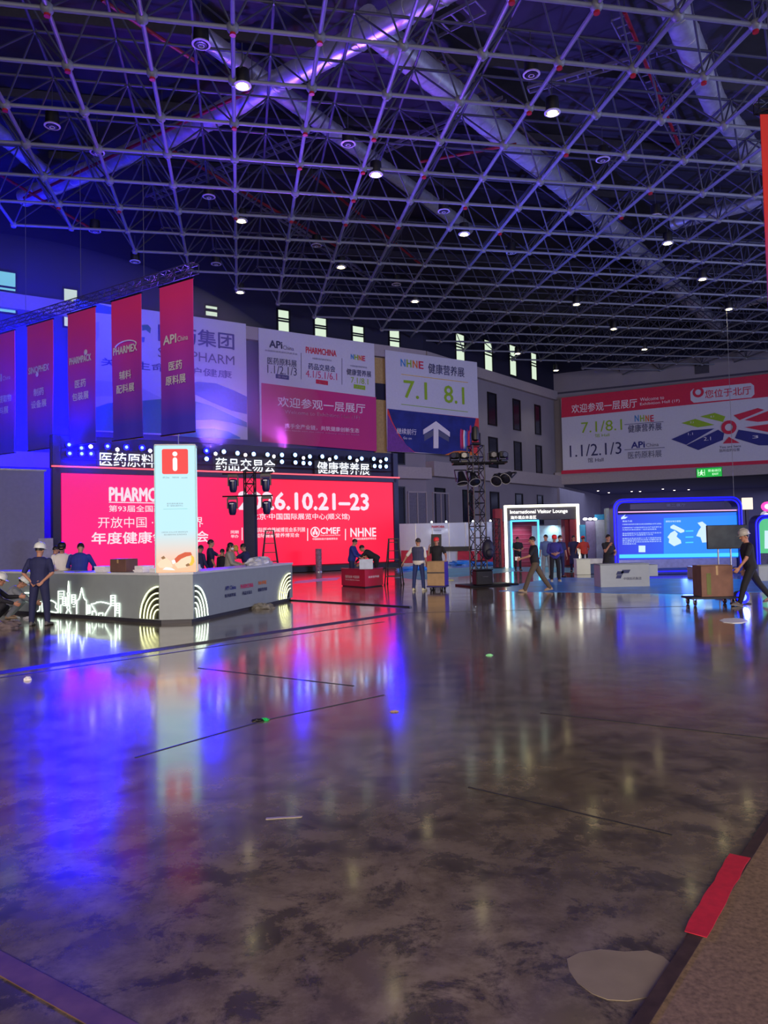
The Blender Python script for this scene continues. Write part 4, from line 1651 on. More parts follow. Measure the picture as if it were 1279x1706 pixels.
def rrect(x0, x1, z0, z1, r, n=4):
    pts = []
    for cx, cz, a0 in ((x1 - r, z1 - r, 0), (x0 + r, z1 - r, pi / 2), (x0 + r, z0 + r, pi), (x1 - r, z0 + r, 3 * pi / 2)):
        pts += [(cx + r * cos(a0 + pi / 2 * k / n), cz + r * sin(a0 + pi / 2 * k / n)) for k in range(n + 1)]
    return pts


a, b = kf.uv(270, 790), kf.uv(313, 748)
MB().prism(rrect(a[0], b[0], a[1], b[1], .04), -.012, -.002).build('red_square', E_kred, kio, smooth=False)
cx, cz = (a[0] + b[0]) / 2, (a[1] + b[1]) / 2
hh = b[1] - a[1]
im = MB().prism(rrect(cx - .047, cx + .047, cz - hh * .38, cz + hh * .16, .045), -.02, -.012)
im.prism([(cx + .052 * cos(q * pi / 8), cz + hh * .30 + .052 * sin(q * pi / 8)) for q in range(16)], -.02, -.012)
im.build('letter_i', E_kwhite, kio, smooth=False)
for s, x0, x1, y, hp in (('APi China', 271, 282, 795.5, 3), ('PHARMCHINA', 287, 298, 795.5, 2.6), ('NHNE 营养展', 302, 312, 796, 2.6),
                         ('医药原料展览会', 278, 305, 839, 2.6), ('第一届观众服务中心', 278, 305, 842.5, 2.6),
                         ('立即扫码 关注公众号 领取参观证件', 269, 313, 886.5, 2.6), ('观众服务热线 现场咨询台', 273, 311, 890.5, 2.6)):
    kf.text(kio, s, x0, y, x1, y, hp, E_kgrey, 0, -.006)
a, b = kf.uv(272, 848.6), kf.uv(312, 848)
MB().prism([(a[0], a[1]), (b[0], a[1]), (b[0], a[1] + .008), (a[0], a[1] + .008)], -.008, -.002).build('divider_rule', E_kteal, kio, smooth=False)
# the food drawing along the foot of the tower
E_o = emit('orange_red_drawing', (206, 70, 20), .95)
E_y = emit('yellow_drawing', (232, 190, 40), .95)
E_p = emit('peach_drawing', (242, 208, 176), 1.0)
E_b = emit('brown_drawing', (150, 100, 50), .8)


def kpoly(name, px, mt, y=-.006):
    MB().prism(kf.pts(px), y - .006, y).build(name, mt, kio, smooth=False)


kpoly('drawn_platter', [(262, 940), (268, 933), (277, 929), (284, 935), (288, 944), (280, 947), (266, 946)], E_p)
kpoly('drawn_platter', [(290, 939), (300, 930), (312, 926), (320, 930), (321, 938), (312, 945), (296, 947)], E_p)
kpoly('drawn_red_roll', [(289, 933), (297, 925), (308, 920), (318, 920), (320, 925), (311, 927), (302, 931), (294, 938)], E_o, -.014)
kpoly('drawn_yellow_fruit', [(318, 924), (323, 928), (324, 936), (320, 942), (314, 942), (318, 936), (319, 930)], E_y, -.016)
kpoly('drawn_shell', [(286, 934), (291, 932), (293, 937), (288, 940)], E_kwhite, -.02)
kpoly('drawn_leaf', [(268, 929), (273, 926), (276, 930), (271, 932)], E_b, -.014)
kpoly('drawn_leaf', [(309, 941), (314, 938), (317, 942), (311, 944)], E_b, -.018)
kpoly('drawn_cloud', [(271, 949), (276, 945), (286, 946), (292, 950)], E_kwhite, -.014)

# things lying on the counter
M_carton = mat('brown_cardboard', (112, 84, 66), .8, var=.1)
M_carton2 = mat('tan_cardboard', (168, 138, 104), .8, var=.1)
M_tapec = mat('pale_parcel_tape', (170, 140, 100), .35)
M_paper = mat('white_paper', (226, 224, 230), .7, var=.03)


def carton(label, loc, rz, d, m=None, z=None, tape=True):
    t = thing('cardboard_box', label, 'box', loc, rz)
    MB().bbox((0, 0, d[2] / 2), d, .008).build('carton', m or M_carton, t)
    for s in (-1, 1):
        MB().box((0, s * d[1] * .252, d[2] + .004), (d[0] * .99, d[1] * .49, .008)).build('flap', m or M_carton, t)
    if tape:
        MB().box((0, 0, d[2] + .011), (d[0] * 1.0, .05, .006)).build('parcel_tape', M_tapec, t)
        MB().box((0, -d[1] / 2 - .002, d[2] * .85), (.05, .004, d[2] * .3)).build('parcel_tape', M_tapec, t)
    return t


def on_counter(px, dep_along, fr):
    """point on the counter top at pixel column px, set back from the front face"""
    u = fr.uv(px, 950)[0]
    p = fr.world(u, 0, -dep_along)
    return (p.x, p.y, CH)


d_ = on_counter(184, .36, f_l)
carton('brown cardboard box on the counter left of the glowing tower', d_, f_l.rz + .1, (.52, .36, .29), mat('dark_brown_cardboard', (96, 66, 60), .8))


def paper_stack(px, fr, w, n, label, back=.35, seed=1, hmul=1.0):
    r = random.Random(seed)
    p = on_counter(px, back, fr)
    t = thing('paper_stack', label, 'papers', p, fr.rz)
    z = 0
    for k in range(n):
        th = (.018 + r.uniform(0, .02)) * hmul
        MB().box((r.uniform(-.02, .02), r.uniform(-.02, .02), z + th / 2), (w, .3, th), 0, Matrix.Rotation(r.uniform(-.1, .1), 3, 'Z')).build('paper_sheaf', M_paper, t)
        z += th


paper_stack(152, f_l, .38, 4, 'low stack of white papers left of the brown box on counter', seed=2)
paper_stack(218, f_l, .30, 5, 'stack of white papers just right of the brown box on counter', seed=3)
paper_stack(243, f_l, .26, 4, 'low stack of white papers against the glowing tower', seed=4)
paper_stack(342, f_r, .5, 5, 'stack of white papers on the counter right of the tower', seed=5, back=.4)


def crumple(name, label, cat, loc, size, mt, seed=0, rz=0):
    r = random.Random(seed)
    mb = MB()
    n, h = 22, 7
    vs = []
    for k in range(h + 1):
        f = k / h
        for i in range(n):
            a_ = 2 * pi * i / n
            rad = (cos(f * pi / 2) ** .6) * (1 + r.uniform(-.22, .22)) + .02
            vs.append((size[0] * rad * cos(a_), size[1] * rad * sin(a_), size[2] * max(0, sin(f * pi / 2) * (1 + r.uniform(-.2, .2))) if k else 0))
    fs = [(k * n + i, k * n + (i + 1) % n, k * n + n + (i + 1) % n, k * n + n + i) for k in range(h) for i in range(n)]
    fs += [tuple(range(n - 1, -1, -1)), tuple(range(h * n, h * n + n))]
    mb.add(vs, fs)
    o = mb.build(name, mt, smooth=False)
    o.location = loc
    o.rotation_euler = (0, 0, rz)
    return tag(o, label, cat)


M_plastic = mat('crumpled_clear_plastic', (196, 198, 204), .3, var=.1, scale=12)
p = on_counter(452, .36, f_r)
crumple('plastic_wrap', 'heap of crumpled pale plastic on the far right counter end', 'plastic', p, (.26, .62, .20), M_plastic, 3, f_r.rz - pi / 2)
p = ground(437, 1014)
crumple('plastic_bag', 'crumpled grey plastic bag on floor at the counter right side', 'bag', (p.x, p.y, 0), (.30, .17, .13), mat('grey_plastic_film', (120, 118, 112), .4, var=.15), 5)
p = ground(6, 1047)
crumple('plastic_bag', 'crumpled bag on floor beside the squatting workers at left', 'bag', (p.x, p.y, 0), (.34, .22, .16), mat('brown_grey_bag', (110, 98, 100), .6, var=.2), 8)
p = ground(36, 1031)
for k, (x, y, lab) in enumerate(((26, 1031, 'white disposable cup lying by the squatting workers, left one'), (46, 1031, 'white paper wad lying by the squatting workers, right one'))):
    p = ground(x, y)
    crumple('paper_wad', lab, 'paper', (p.x, p.y, 0), (.10, .07, .05), M_paper, 11 + k)

# ------------------------------------------------------------------ lights tower in front of the screen
M_wrap = mat('navy_black_drape', (26, 26, 66), .7, var=.1)
q = at_depth(417.5, 899, 30)
tw = thing('wrapped_truss_tower', 'dark draped truss tower in front of the red screen date', 'truss tower', (q.x, q.y, 0), 0)
box_truss(MB(), (0, 0, .06), (0, 0, 4.55), .40, .028, .5).build('lattice_truss', M_blackmetal, tw)
wrap = MB()
n = 20
prof = []
for k in range(n):
    a_ = 2 * pi * k / n
    sx = .245 * (abs(cos(a_)) ** .35) * (1 if cos(a_) > 0 else -1)
    sy = .245 * (abs(sin(a_)) ** .35) * (1 if sin(a_) > 0 else -1)
    prof.append((sx * (1 + .03 * (k % 2)), sy * (1 + .03 * (k % 2))))
wrap.slab(prof, .07, 3.62)
wrap.build('drape', M_wrap, tw)
MB().bbox((0, 0, .03), (.9, .9, .06), .01).build('base_plate', M_blackmetal, tw)
bars = [MB().cyl((-1.05, -.24, z), (.95, -.24, z), .028, n=8).build('cross_bar', M_blackmetal, tw) for z in (3.55, 4.45)]
mh_first = None
for k, (dx, z, lab) in enumerate(((-.62, 4.42, 'upper left'), (.68, 4.42, 'upper right'), (-.66, 3.52, 'lower left'), (.70, 3.52, 'lower right'))):
    if mh_first is None:
        t = thing('hanging_lamp', '', 'stage light')
        MB().lathe([(.03, -.72), (.11, -.71), (.15, -.6), (.17, -.34), (.17, -.24), (.13, -.2), (.05, -.18)], n=14).build('lamp_head', mat('navy_lamp_shell', (26, 28, 74), .35, var=.05), t)
        y = MB().box((0, 0, -.05), (.36, .16, .1))
        for s in (-1, 1):
            y.box((s * .19, 0, -.25), (.04, .12, .42))
        y.build('yoke', M_lampbody, t)
        MB().box((0, -.16, -.27), (.16, .03, .03)).build('grab_handle', M_alu, t)
        mh_first = t
        o = t
    else:
        o = dup(mh_first)
    o.location = (q.x + dx, q.y - .24, z - .0)
    o['label'] = 'dark moving head lamp hanging %s on the draped tower' % lab
    o['group'] = 'moving head lamps on the draped tower'


def a_ladder(label, px, depth, h, wb, wt, rz, steps, mt, spread=.9):
    p = at_depth(px, 899, depth)
    t = thing('step_ladder', label, 'ladder', (p.x, p.y, 0), rz)
    for side in (-1, 1):
        for s in (-1, 1):
            MB().cyl((s * wb / 2, side * spread / 2, .02), (s * wt / 2, side * .04, h), .026, n=6).build('rail', mt, t)
            MB().cyl((s * wb / 2, side * spread / 2, 0), (s * wb / 2, side * spread / 2, .05), .035, n=8).build('foot', M_black, t)
    for k in range(1, steps + 1):
        f = k / (steps + .4)
        w = wb + (wt - wb) * f
        y = -(spread / 2) * (1 - f) - .04 * f
        MB().box((0, y, h * f), (w, .07, .03)).build('step', mt, t)
    for k in (1, 3):
        f = k / (steps + .4)
        w = wb + (wt - wb) * f
        MB().box((0, spread / 2 * (1 - f), h * f), (w, .03, .03)).build('rear_brace', mt, t)
    MB().box((0, 0, h), (wt + .06, .14, .04)).build('top_step', mt, t)
    return t


M_ladder = mat('dark_ladder_metal', (44, 40, 46), .5, .3)
ld = a_ladder('tall dark folding step ladder before the red screen, right of draped tower', 449, 27.5, 2.12, .78, .28, .1, 6, M_ladder, 1.0)
MB().box((-.12, -.2, .95), (.34, .2, .1)).build('tool_tray', M_blackmetal, ld)
a_ladder('dark step ladder standing at the red desk by the screen corner', 655, 28.3, 1.72, .62, .34, -.15, 5, M_ladder, .7)

# stage monitors and a slim post before the screen
for k, (x, lab) in enumerate(((526, 'black wedge monitor on floor before the screen, left one'), (544, 'black wedge monitor on floor before the screen, right one'))):
    p = ground(x, 948)
    t = thing('stage_monitor', lab, 'loudspeaker', (p.x, p.y + .2, 0), lrz)
    MB().add([(-.32, -.25, 0), (.32, -.25, 0), (.32, .25, 0), (-.32, .25, 0), (-.32, -.18, .14), (.32, -.18, .14), (.32, .2, .4), (-.32, .2, .4)],
             [(3, 2, 1, 0), (4, 5, 6, 7), (0, 1, 5, 4), (1, 2, 6, 5), (2, 3, 7, 6), (3, 0, 4, 7)]).build('cabinet', M_black, t, smooth=False)
    MB().add([(-.28, -.17, .165), (.28, -.17, .165), (.28, .16, .385), (-.28, .16, .385), (-.28, -.165, .15), (.28, -.165, .15), (.28, .165, .37), (-.28, .165, .37)],
             [(0, 1, 2, 3), (0, 4, 5, 1), (1, 5, 6, 2), (2, 6, 7, 3), (3, 7, 4, 0)]).build('grille', mat('dark_speaker_grille', (34, 34, 38), .7), t, smooth=False)
p = ground(531, 953)
t = thing('queue_post', 'slim patterned post standing on floor before the red screen', 'post', (p.x, p.y, 0))
MB().cyl((0, 0, .04), (0, 0, 1.28), .17, n=14).build('post_tube', mat('patterned_grey_print', (130, 104, 126), .6, var=.6, scale=9), t)
MB().cyl((0, 0, 0), (0, 0, .04), .22, n=14).build('base_disc', M_alu, t)

# red corner desk
p0, p1, p2 = ground(569, 976.5), ground(608, 979.5), ground(638, 976)
DH = .66
M_redlam = mat('red_laminate', (196, 26, 54), .4, var=.05)
ds = thing('reception_desk', 'low red corner desk in front of the LED screen', 'desk', (p1.x, p1.y, 0))
v0, v2 = Vector((p0.x - p1.x, p0.y - p1.y)), Vector((p2.x - p1.x, p2.y - p1.y))
bk_ = Vector((0, .55))
for a_, nm in ((v0, 'left'), (v2, 'right')):
    MB().slab([(0, 0), (a_.x, a_.y), (a_.x, a_.y + .55), (0, .55)], .04, DH - .03).build('desk_front', M_redlam, ds)
MB().slab([(v0.x - .02, v0.y - .02), (0, -.03), (v2.x + .02, v2.y - .02), (v2.x + .02, v2.y + .6), (0, .6), (v0.x - .02, v0.y + .6)], DH - .03, DH).build('desk_top', mat('dark_red_top', (168, 30, 54), .4), ds)
MB().slab([(v0.x + .04, v0.y + .04), (0, .05), (v2.x - .04, v2.y + .05), (v2.x - .04, v2.y + .5), (0, .5), (v0.x + .04, v0.y + .5)], 0, .04).build('plinth', M_black, ds)
for a_, b_, s, zc, h_ in ((v0, Vector((0, 0)), '国药励展 中国国际', DH * .56, .10), (v0, Vector((0, 0)), 'Service desk for visitors', DH * .40, .05), (Vector((0, 0)), v2, '健康营养展', DH * .56, .08)):
    d = (b_ - a_)
    o = text(ds, s, P_paper, d.length * .18, d.length * .78, zc, h_, -.006)
    o.location = (a_.x, a_.y, 0)
    o.rotation_euler = (0, 0, atan2(d.y, d.x))
M_clear = mat('milky_clear_plastic', (170, 186, 214), .25, var=.1)
t = thing('plastic_crate', 'pale see-through plastic crate on the red desk between two men', 'crate', (p1.x + .05, p1.y + .3, DH))
for s in (-1, 1):
    MB().box((s * .23, 0, .17), (.02, .36, .34)).build('side_wall', M_clear, t)
    MB().box((0, s * .18, .17), (.46, .02, .34)).build('end_wall', M_clear, t)
MB().box((0, 0, .012), (.46, .36, .024)).build('crate_floor', M_clear, t)
MB().box((0, 0, .345), (.5, .4, .02)).build('lid', M_clear, t)

# carton on a dolly
def dolly(label, loc, rz, w, dpt, zt, wr, mt):
    t = thing('platform_dolly', label, 'dolly', loc, rz)
    MB().bbox((0, 0, zt - .025), (w, dpt, .05), .01).build('platform', mt, t)
    for sx in (-1, 1):
        for sy in (-1, 1):
            x, y = sx * (w / 2 - .12), sy * (dpt / 2 - .1)
            MB().cyl((x - .02, y, wr), (x + .02, y, wr), wr, n=14).build('wheel', M_black, t)
            k = MB().box((x - .035, y, (wr + zt - .05) / 2 + .01), (.012, .05, zt - .05 - wr + .03)).box((x + .035, y, (wr + zt - .05) / 2 + .01), (.012, .05, zt - .05 - wr + .03))
            k.build('caster_fork', M_alu, t)
    return t


p = ground(728, 985)
dl = dolly('small dolly with dark casters under the tan carton by the red cap man', (p.x + .05, p.y + .3, 0), -.35, .62, .5, .17, .05, mat('blue_dolly_board', (50, 44, 110), .5))
cb = carton('tall tan carton on a dolly in front of the man in red cap', (p.x + .05, p.y + .3, .17), -.35, (.58, .46, .78), M_carton2)
MB().box((0, 0, .42), (.59, .47, .05)).build('strap', mat('dark_strap', (76, 66, 66), .5), cb)
MB().box((.298, 0, .39), (.008, .44, .76)).build('violet_lit_side', mat('violet_lit_tint', (74, 54, 170), .3), cb)  # purple light on the carton's side painted as a thin panel

# ------------------------------------------------------------------ truss tower with flood lamps
p = ground(800, 977)
TT = Vector((p.x, p.y + .35, 0))
tr = thing('truss_tower', 'black lattice truss tower with flood lamps left of the lounge gate', 'truss tower', TT, .35)
box_truss(MB(), (0, 0, .06), (0, 0, 4.95), .44, .027, .42).build('lattice_truss', M_blackmetal, tr)
MB().bbox((.3, 0, .03), (1.9, 1.2, .06), .01).build('base_plate', M_blackmetal, tr)
tf = Fr(0, 10, 0)
tf.o = Vector((TT.x, TT.y - .42, 0))
zb_ = tf.uv(800, 770)[1]
xl, xr = tf.uv(756, 770)[0], tf.uv(846, 768)[0]
ca = cos(.35)
for y in (-.3, .3):
    o = MB().cyl((xl, y, 0), (xr, y, 0), .03, n=8).build('cross_bar', M_blackmetal, tr)
    o.location = (0, 0, zb_)
    o.rotation_euler = (0, 0, -.35)
for k in range(5):
    x = xl + (xr - xl) * k / 4
    o = MB().cyl((x, -.3, 0), (x, .3, 0), .018, n=6).build('cross_tie', M_blackmetal, tr)
    o.location = (0, 0, zb_)
    o.rotation_euler = (0, 0, -.35)


def flood(label, px, py, tilt, rz, lit, first=[None]):
    if first[0] is None:
        t = thing('flood_lamp', '', 'stage light')
        R = Matrix.Rotation(0, 3, 'X')
        MB().lathe([(.04, .46), (.10, .44), (.15, .2), (.20, .02), (.20, 0), (.16, .0), (.12, .10), (.0, .12)], n=16).build('lamp_can', M_blackmetal, t)
        MB().lathe([(.20, .012), (.212, -.008), (.195, -.014), (.185, .0)], n=18, ring=True).build('lens_rim', mat('grey_lens_rim', (150, 150, 160), .3), t)
        MB().lathe([(.165, .02), (.12, -.005), (0, -.01)], n=14).build('lens', mat('dark_flood_lens', (30, 30, 44), .1), t)
        y = MB()
        for s in (-1, 1):
            y.box((s * .22, 0, .3), (.02, .05, .45))
        y.box((0, 0, .52), (.46, .05, .02))
        y.build('yoke', M_blackmetal, t)
        first[0] = t
        o = t
    else:
        o = dup(first[0])
    u, v = tf.uv(px, py)
    o.location = tf.world(u, v, .05)
    o.rotation_euler = (tilt, 0, rz)
    o['label'] = label
    o['group'] = 'flood lamps on the black truss tower'
    return o


flood('black flood lamp hanging at far left of the tower bar, tilted down', 770, 806, -.35, .3, 1)
flood('black flood lamp left of the truss, under the bar', 791, 804, -.7, .2, 1)
flood('black flood lamp right of the truss, facing half forward', 826, 802, -1.0, -.5, 1)
flood('black flood lamp at the right end of the bar with bright rim', 841, 798, -1.1, -.6, 1)
for k, (x, y, lab) in enumerate(((760, 768, 'black square moving lamp on top of the bar, far left'), (776, 768, 'black square moving lamp on top of the bar, left'), (824, 767, 'black square moving lamp on top of the bar, right'), (841, 764, 'black square moving lamp on top of the bar, far right'))):
    u, v = tf.uv(x, y)
    t = thing('moving_lamp', lab, 'stage light', tf.world(u, zb_ + .03, -.42), .3 * (k - 1.5), 'moving lamps standing on the tower bar')
    MB().bbox((0, 0, .05), (.26, .2, .1), .02).build('lamp_base', M_blackmetal, t)
    MB().bbox((0, 0, .26), (.32, .24, .24), .05).build('lamp_head', M_black, t)
    for s in (-1, 1):
        MB().box((s * .18, 0, .2), (.03, .1, .26)).build('yoke_arm', M_blackmetal, t)
    MB().cyl((0, -.12, .26), (0, -.135, .26), .09, n=14).build('lens', M_offlens, t)
t = thing('top_lamp', 'black moving lamp standing on the very top of the truss tower', 'stage light', (TT.x, TT.y, 4.97), .3)
MB().bbox((0, 0, .05), (.34, .3, .1), .03).build('lamp_base', M_blackmetal, t)
MB().lathe([(.05, .68), (.12, .64), (.15, .4), (.13, .2), (.05, .14)], n=14).build('lamp_head', M_black, t)
for s in (-1, 1):
    MB().box((s * .17, 0, .26), (.03, .12, .36)).build('yoke_arm', M_blackmetal, t)
# black back pack hanging on the tower foot
pk = tf.uv(812, 935)
p = tf.world(pk[0], .62, .2)
t = thing('equipment_bag', 'black equipment bag leaning on the truss tower foot', 'bag', p, .3)
MB().ball((0, 0, .66), (.23, .17, .36), 14).build('bag_body', mat('black_nylon', (22, 20, 44), .6, var=.2), t)
MB().ball((0, -.13, .55), (.15, .09, .16), 12).build('front_pocket', mat('black_nylon', (22, 20, 44), .6), t)
MB().tube([(-.1, .06, .96), (-.08, .03, 1.08), (.08, .03, 1.08), (.1, .06, .96)], .02, 6).build('carry_strap', M_black, t)
sb = thing('black_case', 'low black case at the foot of the truss tower under the bag', 'case', (p.x - .22, p.y - .02, .06), .3)
MB().bbox((0, 0, .26), (.62, .4, .5), .03).build('case_body', M_black, sb)
MB().bbox((0, 0, .53), (.64, .42, .04), .01).build('case_lid', M_blackmetal, sb)
MB().tube([(-.1, -.22, .3), (-.1, -.25, .3), (.1, -.25, .3), (.1, -.22, .3)], .012, 6).build('handle', M_alu, sb)
# second tower further back
p = at_depth(827, 899, 41)
t = thing('truss_tower', 'thin dark truss tower behind, beside the red lounge side', 'truss tower', (p.x, p.y, 0), .1)
box_truss(MB(), (0, 0, .04), (0, 0, 2.7), .34, .025, .4).build('lattice_truss', M_blackmetal, t)
MB().bbox((0, 0, .02), (.6, .6, .04), .01).build('base_plate', M_blackmetal, t)

# ------------------------------------------------------------------ white booth wall
bf = Fr(747, 49, 0)
u0, u1 = bf.uv(665, 900)[0], bf.uv(831, 900)[0]
bt = thing('booth_wall', 'long white booth partition behind the workers with red panels', 'booth', bf.world((u0 + u1) / 2, 0), 0)
bf.o = bf.world((u0 + u1) / 2, 0)
bw = u1 - u0
bh = bf.uv(747, 871)[1]
M_booth = mat('white_booth_panel', (206, 214, 228), .6, var=.02)
nb = 6
for k in range(nb):
    MB().bbox((-bw / 2 + bw * (k + .5) / nb, .05, bh / 2), (bw / nb - .015, .08, bh), .006).build('wall_panel', M_booth, bt)
for k in range(nb + 1):
    MB().box((-bw / 2 + bw * k / nb, .05, bh / 2), (.05, .1, bh + .02)).build('panel_post', M_alu, bt)
for x0, x1, y0, y1 in ((668, 690, 917, 938), (709, 721, 917, 942), (762, 790, 918, 938), (795, 828, 918, 940)):
    bf.poly(bt, 'red_panel', [(x0, y0), (x1, y0), (x1, y1), (x0, y1)], mat('red_booth_print', (196, 30, 62), .6, var=.15), -.02, .03)
bf.poly(bt, 'dark_doorway', [(718, 890), (735, 890), (735, 925), (718, 925)], M_black, -.015, .02)
bf.poly(bt, 'black_shelf', [(735, 911), (785, 910), (785, 917), (735, 918)], M_black, -.02, .35)
bf.text(bt, 'PHARMCHINA', 719, 877.5, 740, 877.5, 4, P_red, .02, -.03)
bf.text(bt, '药品交易会', 722, 883.5, 735, 883.5, 2.5, P_greyink, 0, -.03)
bf.text(bt, 'CHINA', 781, 882, 790, 882, 3, P_sky, .02, -.03)
for x in (718, 742, 786, 815):
    u = bf.uv(x, 870)[0]
    MB().tube([(u, 0, bh), (u, -.25, bh + .12), (u, -.5, bh + .1)], .015, 6).build('lamp_arm', M_alu, bt)
    MB().lathe([(.04, .1), (.07, 0), (.0, .0)], (u, -.5, bh + .02), 10).build('spot_head', emit('booth_spot_glow', (225, 240, 255), 6), bt)
    w_ = bf.world(u, bh + .05, .5)
    spot_light('booth_spot_beam', w_, (w_.x, w_.y + .45, bh * .55), 110, (.80, .90, 1), 80, .8, .06, bt)

# ------------------------------------------------------------------ lounge gate with neon outline
gf = Fr(843, 41.7, 0.02)
gu0, gu1 = gf.uv(843.5, 900)[0], gf.uv(963, 900)[0]
gz = gf.uv(843, 844)[1]
gf.o = gf.world((gu0 + gu1) / 2, 0)
GW = gu1 - gu0
lg = thing('lounge_gate', 'dark lounge gate outlined in white neon with a blue neon doorway', 'gate', gf.o, gf.rz)
M_dkgrey = mat('dark_grey_fascia', (66, 64, 74), .6)
M_maroon = mat('maroon_side_fabric', (126, 26, 48), .7, var=.1)
E_tube = emit('white_gate_neon', (255, 250, 222), 2.6)
E_bluetube = emit('sky_blue_gate_neon', (70, 190, 255), 2.4)
hd = gf.uv(900, 866)[1]
MB().bbox((0, .3, (hd + gz) / 2), (GW, .5, gz - hd), .02).build('header_fascia', M_dkgrey, lg)
dx0, dx1 = gf.uv(852, 900)[0], gf.uv(897, 900)[0]
MB().bbox(((dx0 - GW / 2) / 2, .3, hd / 2), (dx0 + GW / 2, .5, hd), .02).build('side_column', mat('grey_blue_column', (96, 104, 124), .6), lg)
MB().bbox((GW / 2 - .22, .3, hd / 2), (.44, .5, hd), .02).build('side_column', M_maroon, lg)
for s in (-1, 1):
    MB().bbox((s * (GW / 2 + .02) - (.0 if s > 0 else .0), .0, gz / 2), (.15, .12, gz), .02).build('neon_post', E_tube, lg)
MB().bbox((0, 0, gz), (GW + .19, .12, .14), .02).build('neon_lintel', E_tube, lg)
MB().bbox((-GW / 2 - .38, .5, gz / 2 - .05), (.42, .8, gz - .1), .02).build('side_return', M_maroon, lg)
MB().bbox((GW / 2 - .4, .7, gz / 2 - .08), (.5, .8, gz - .2), .02).build('side_return', M_maroon, lg)
for x in (dx0, dx1):
    MB().bbox((x, -.02, hd / 2), (.09, .1, hd), .02).build('blue_neon_post', E_bluetube, lg)
MB().bbox(((dx0 + dx1) / 2, -.02, hd - .04), (dx1 - dx0 + .09, .1, .08), .02).build('blue_neon_lintel', E_bluetube, lg)
gf.text(lg, 'International Visitor Lounge', 849, 853, 945, 853, 8, emit('white_gate_letter', (255, 252, 246), 1.6), .02, -.04)
gf.text(lg, '海外观众休息区', 850, 862, 893, 862, 6, emit('white_gate_letter', (255, 252, 246), 1.6), .012, -.04)
bx = MB().bbox(((dx0 + dx1) / 2, 2.0, hd / 2), (dx1 - dx0 + .6, .1, hd), .01)
bx.build('inner_wall', mat('crimson_slat_wall', (146, 46, 84), .6, var=.1), lg)
sl = MB()
for k in range(9):
    sl.box(((dx0 + dx1) / 2, 1.93, hd * (.1 + .1 * k)), (dx1 - dx0 + .5, .03, .05))
sl.build('wall_slat', mat('pink_slat', (168, 84, 116), .6), lg)
MB().bbox(((dx1 + GW / 2) / 2 - .1, 1.2, hd * .44), (GW / 2 - dx1, .08, hd * .88), .01).build('white_panel_wall', mat('pale_blue_panel', (176, 206, 222), .6), lg)
w_ = gf.world((dx1 + GW / 2) / 2, hd - .15, -.75)
spot_light('lounge_spot_beam', w_, (w_.x, w_.y + .5, 1.0), 60, (.7, .9, 1), 110, .8, .1, lg)
w_ = gf.world((dx0 + dx1) / 2, hd - .1, -1.0)
spot_light('lounge_spot_beam', w_, (w_.x, w_.y + .9, .6), 60, (1, .75, .8), 110, .8, .1, lg)

# partition with round lamps right of the gate
pf = Fr(985, 40, 0)
pu0, pu1 = pf.uv(966, 900)[0], pf.uv(1008, 900)[0]
pf.o = pf.world((pu0 + pu1) / 2, 0)
pt = thing('booth_wall', 'short blue and white booth partition right of the lounge gate', 'booth', pf.o, 0)
pw_ = pu1 - pu0
for k, (x0, x1, y0, rgb) in enumerate(((966, 976, 874, (70, 170, 205)), (976, 992, 868, (150, 140, 176)), (992, 1008, 858, (190, 200, 220)))):
    a, b = pf.uv(x0, 900)[0], pf.uv(x1, 900)[0]
    z = pf.uv(985, y0)[1]
    MB().bbox(((a + b) / 2, .05, z / 2), (b - a - .01, .1 + .06 * k, z), .01).build('wall_panel', mat('booth_tone_%d' % k, rgb, .6), pt)
a, b = pf.uv(991, 900)[0], pf.uv(1007, 900)[0]
z0, z1 = pf.uv(998, 866)[1], pf.uv(998, 857)[1]
MB().bbox(((a + b) / 2, -.06, (z0 + z1) / 2), (b - a, .12, z1 - z0), .01).build('blue_sign_board', mat('cyan_board', (30, 150, 205), .5), pt)
for x in (972, 980.5, 988):
    u = pf.uv(x, 865)[0]
    z = pf.uv(x, 865)[1]
    MB().ball((u, -.3, z), (.12, .12, .07), 10).build('round_lamp', emit('white_booth_lamp', (255, 255, 255), 5), pt)
    MB().cyl((u, -.3, z), (u, .03, z - .05), .015, n=6).build('lamp_arm', M_alu, pt)
for x in (1013, 1017.5):
    u = pf.uv(x, 880)[0]
    zz0, zz1 = pf.uv(x, 905)[1], pf.uv(x, 854)[1]
    MB().bbox((u, -.5, (zz0 + zz1) / 2), (.08, .06, zz1 - zz0), .01).build('blue_neon_bar', emit('deep_blue_neon', (16, 24, 240), 2.2), pt)
MB().bbox((pf.uv(1014, 880)[0], -.3, 1.55), (.55, .3, 3.1), .02).build('pale_column', mat('pale_green_column', (150, 164, 150), .7), pt)

# ------------------------------------------------------------------ white cube counter and grey counters
def cube_counter(label, px0, px1, base_y, top_y, dep, rz, mt, logo=None):
    a, b = ground(px0, base_y), ground(px1, base_y)
    w = (b - a).length
    c = (a + b) / 2
    h = at_depth((px0 + px1) / 2, top_y, c.y).z
    t = thing('display_counter', label, 'counter', (c.x, c.y + dep / 2, 0), rz)
    MB().bbox((0, 0, h / 2 - .015), (w, dep, h - .03), .01).build('counter_body', mt, t)
    MB().bbox((0, 0, h - .015), (w + .03, dep + .03, .03), .008).build('countertop', mt, t)
    MB().box((0, .02, .02), (w * .96, dep * .94, .05)).build('plinth', M_black, t)
    return t, w, h, dep


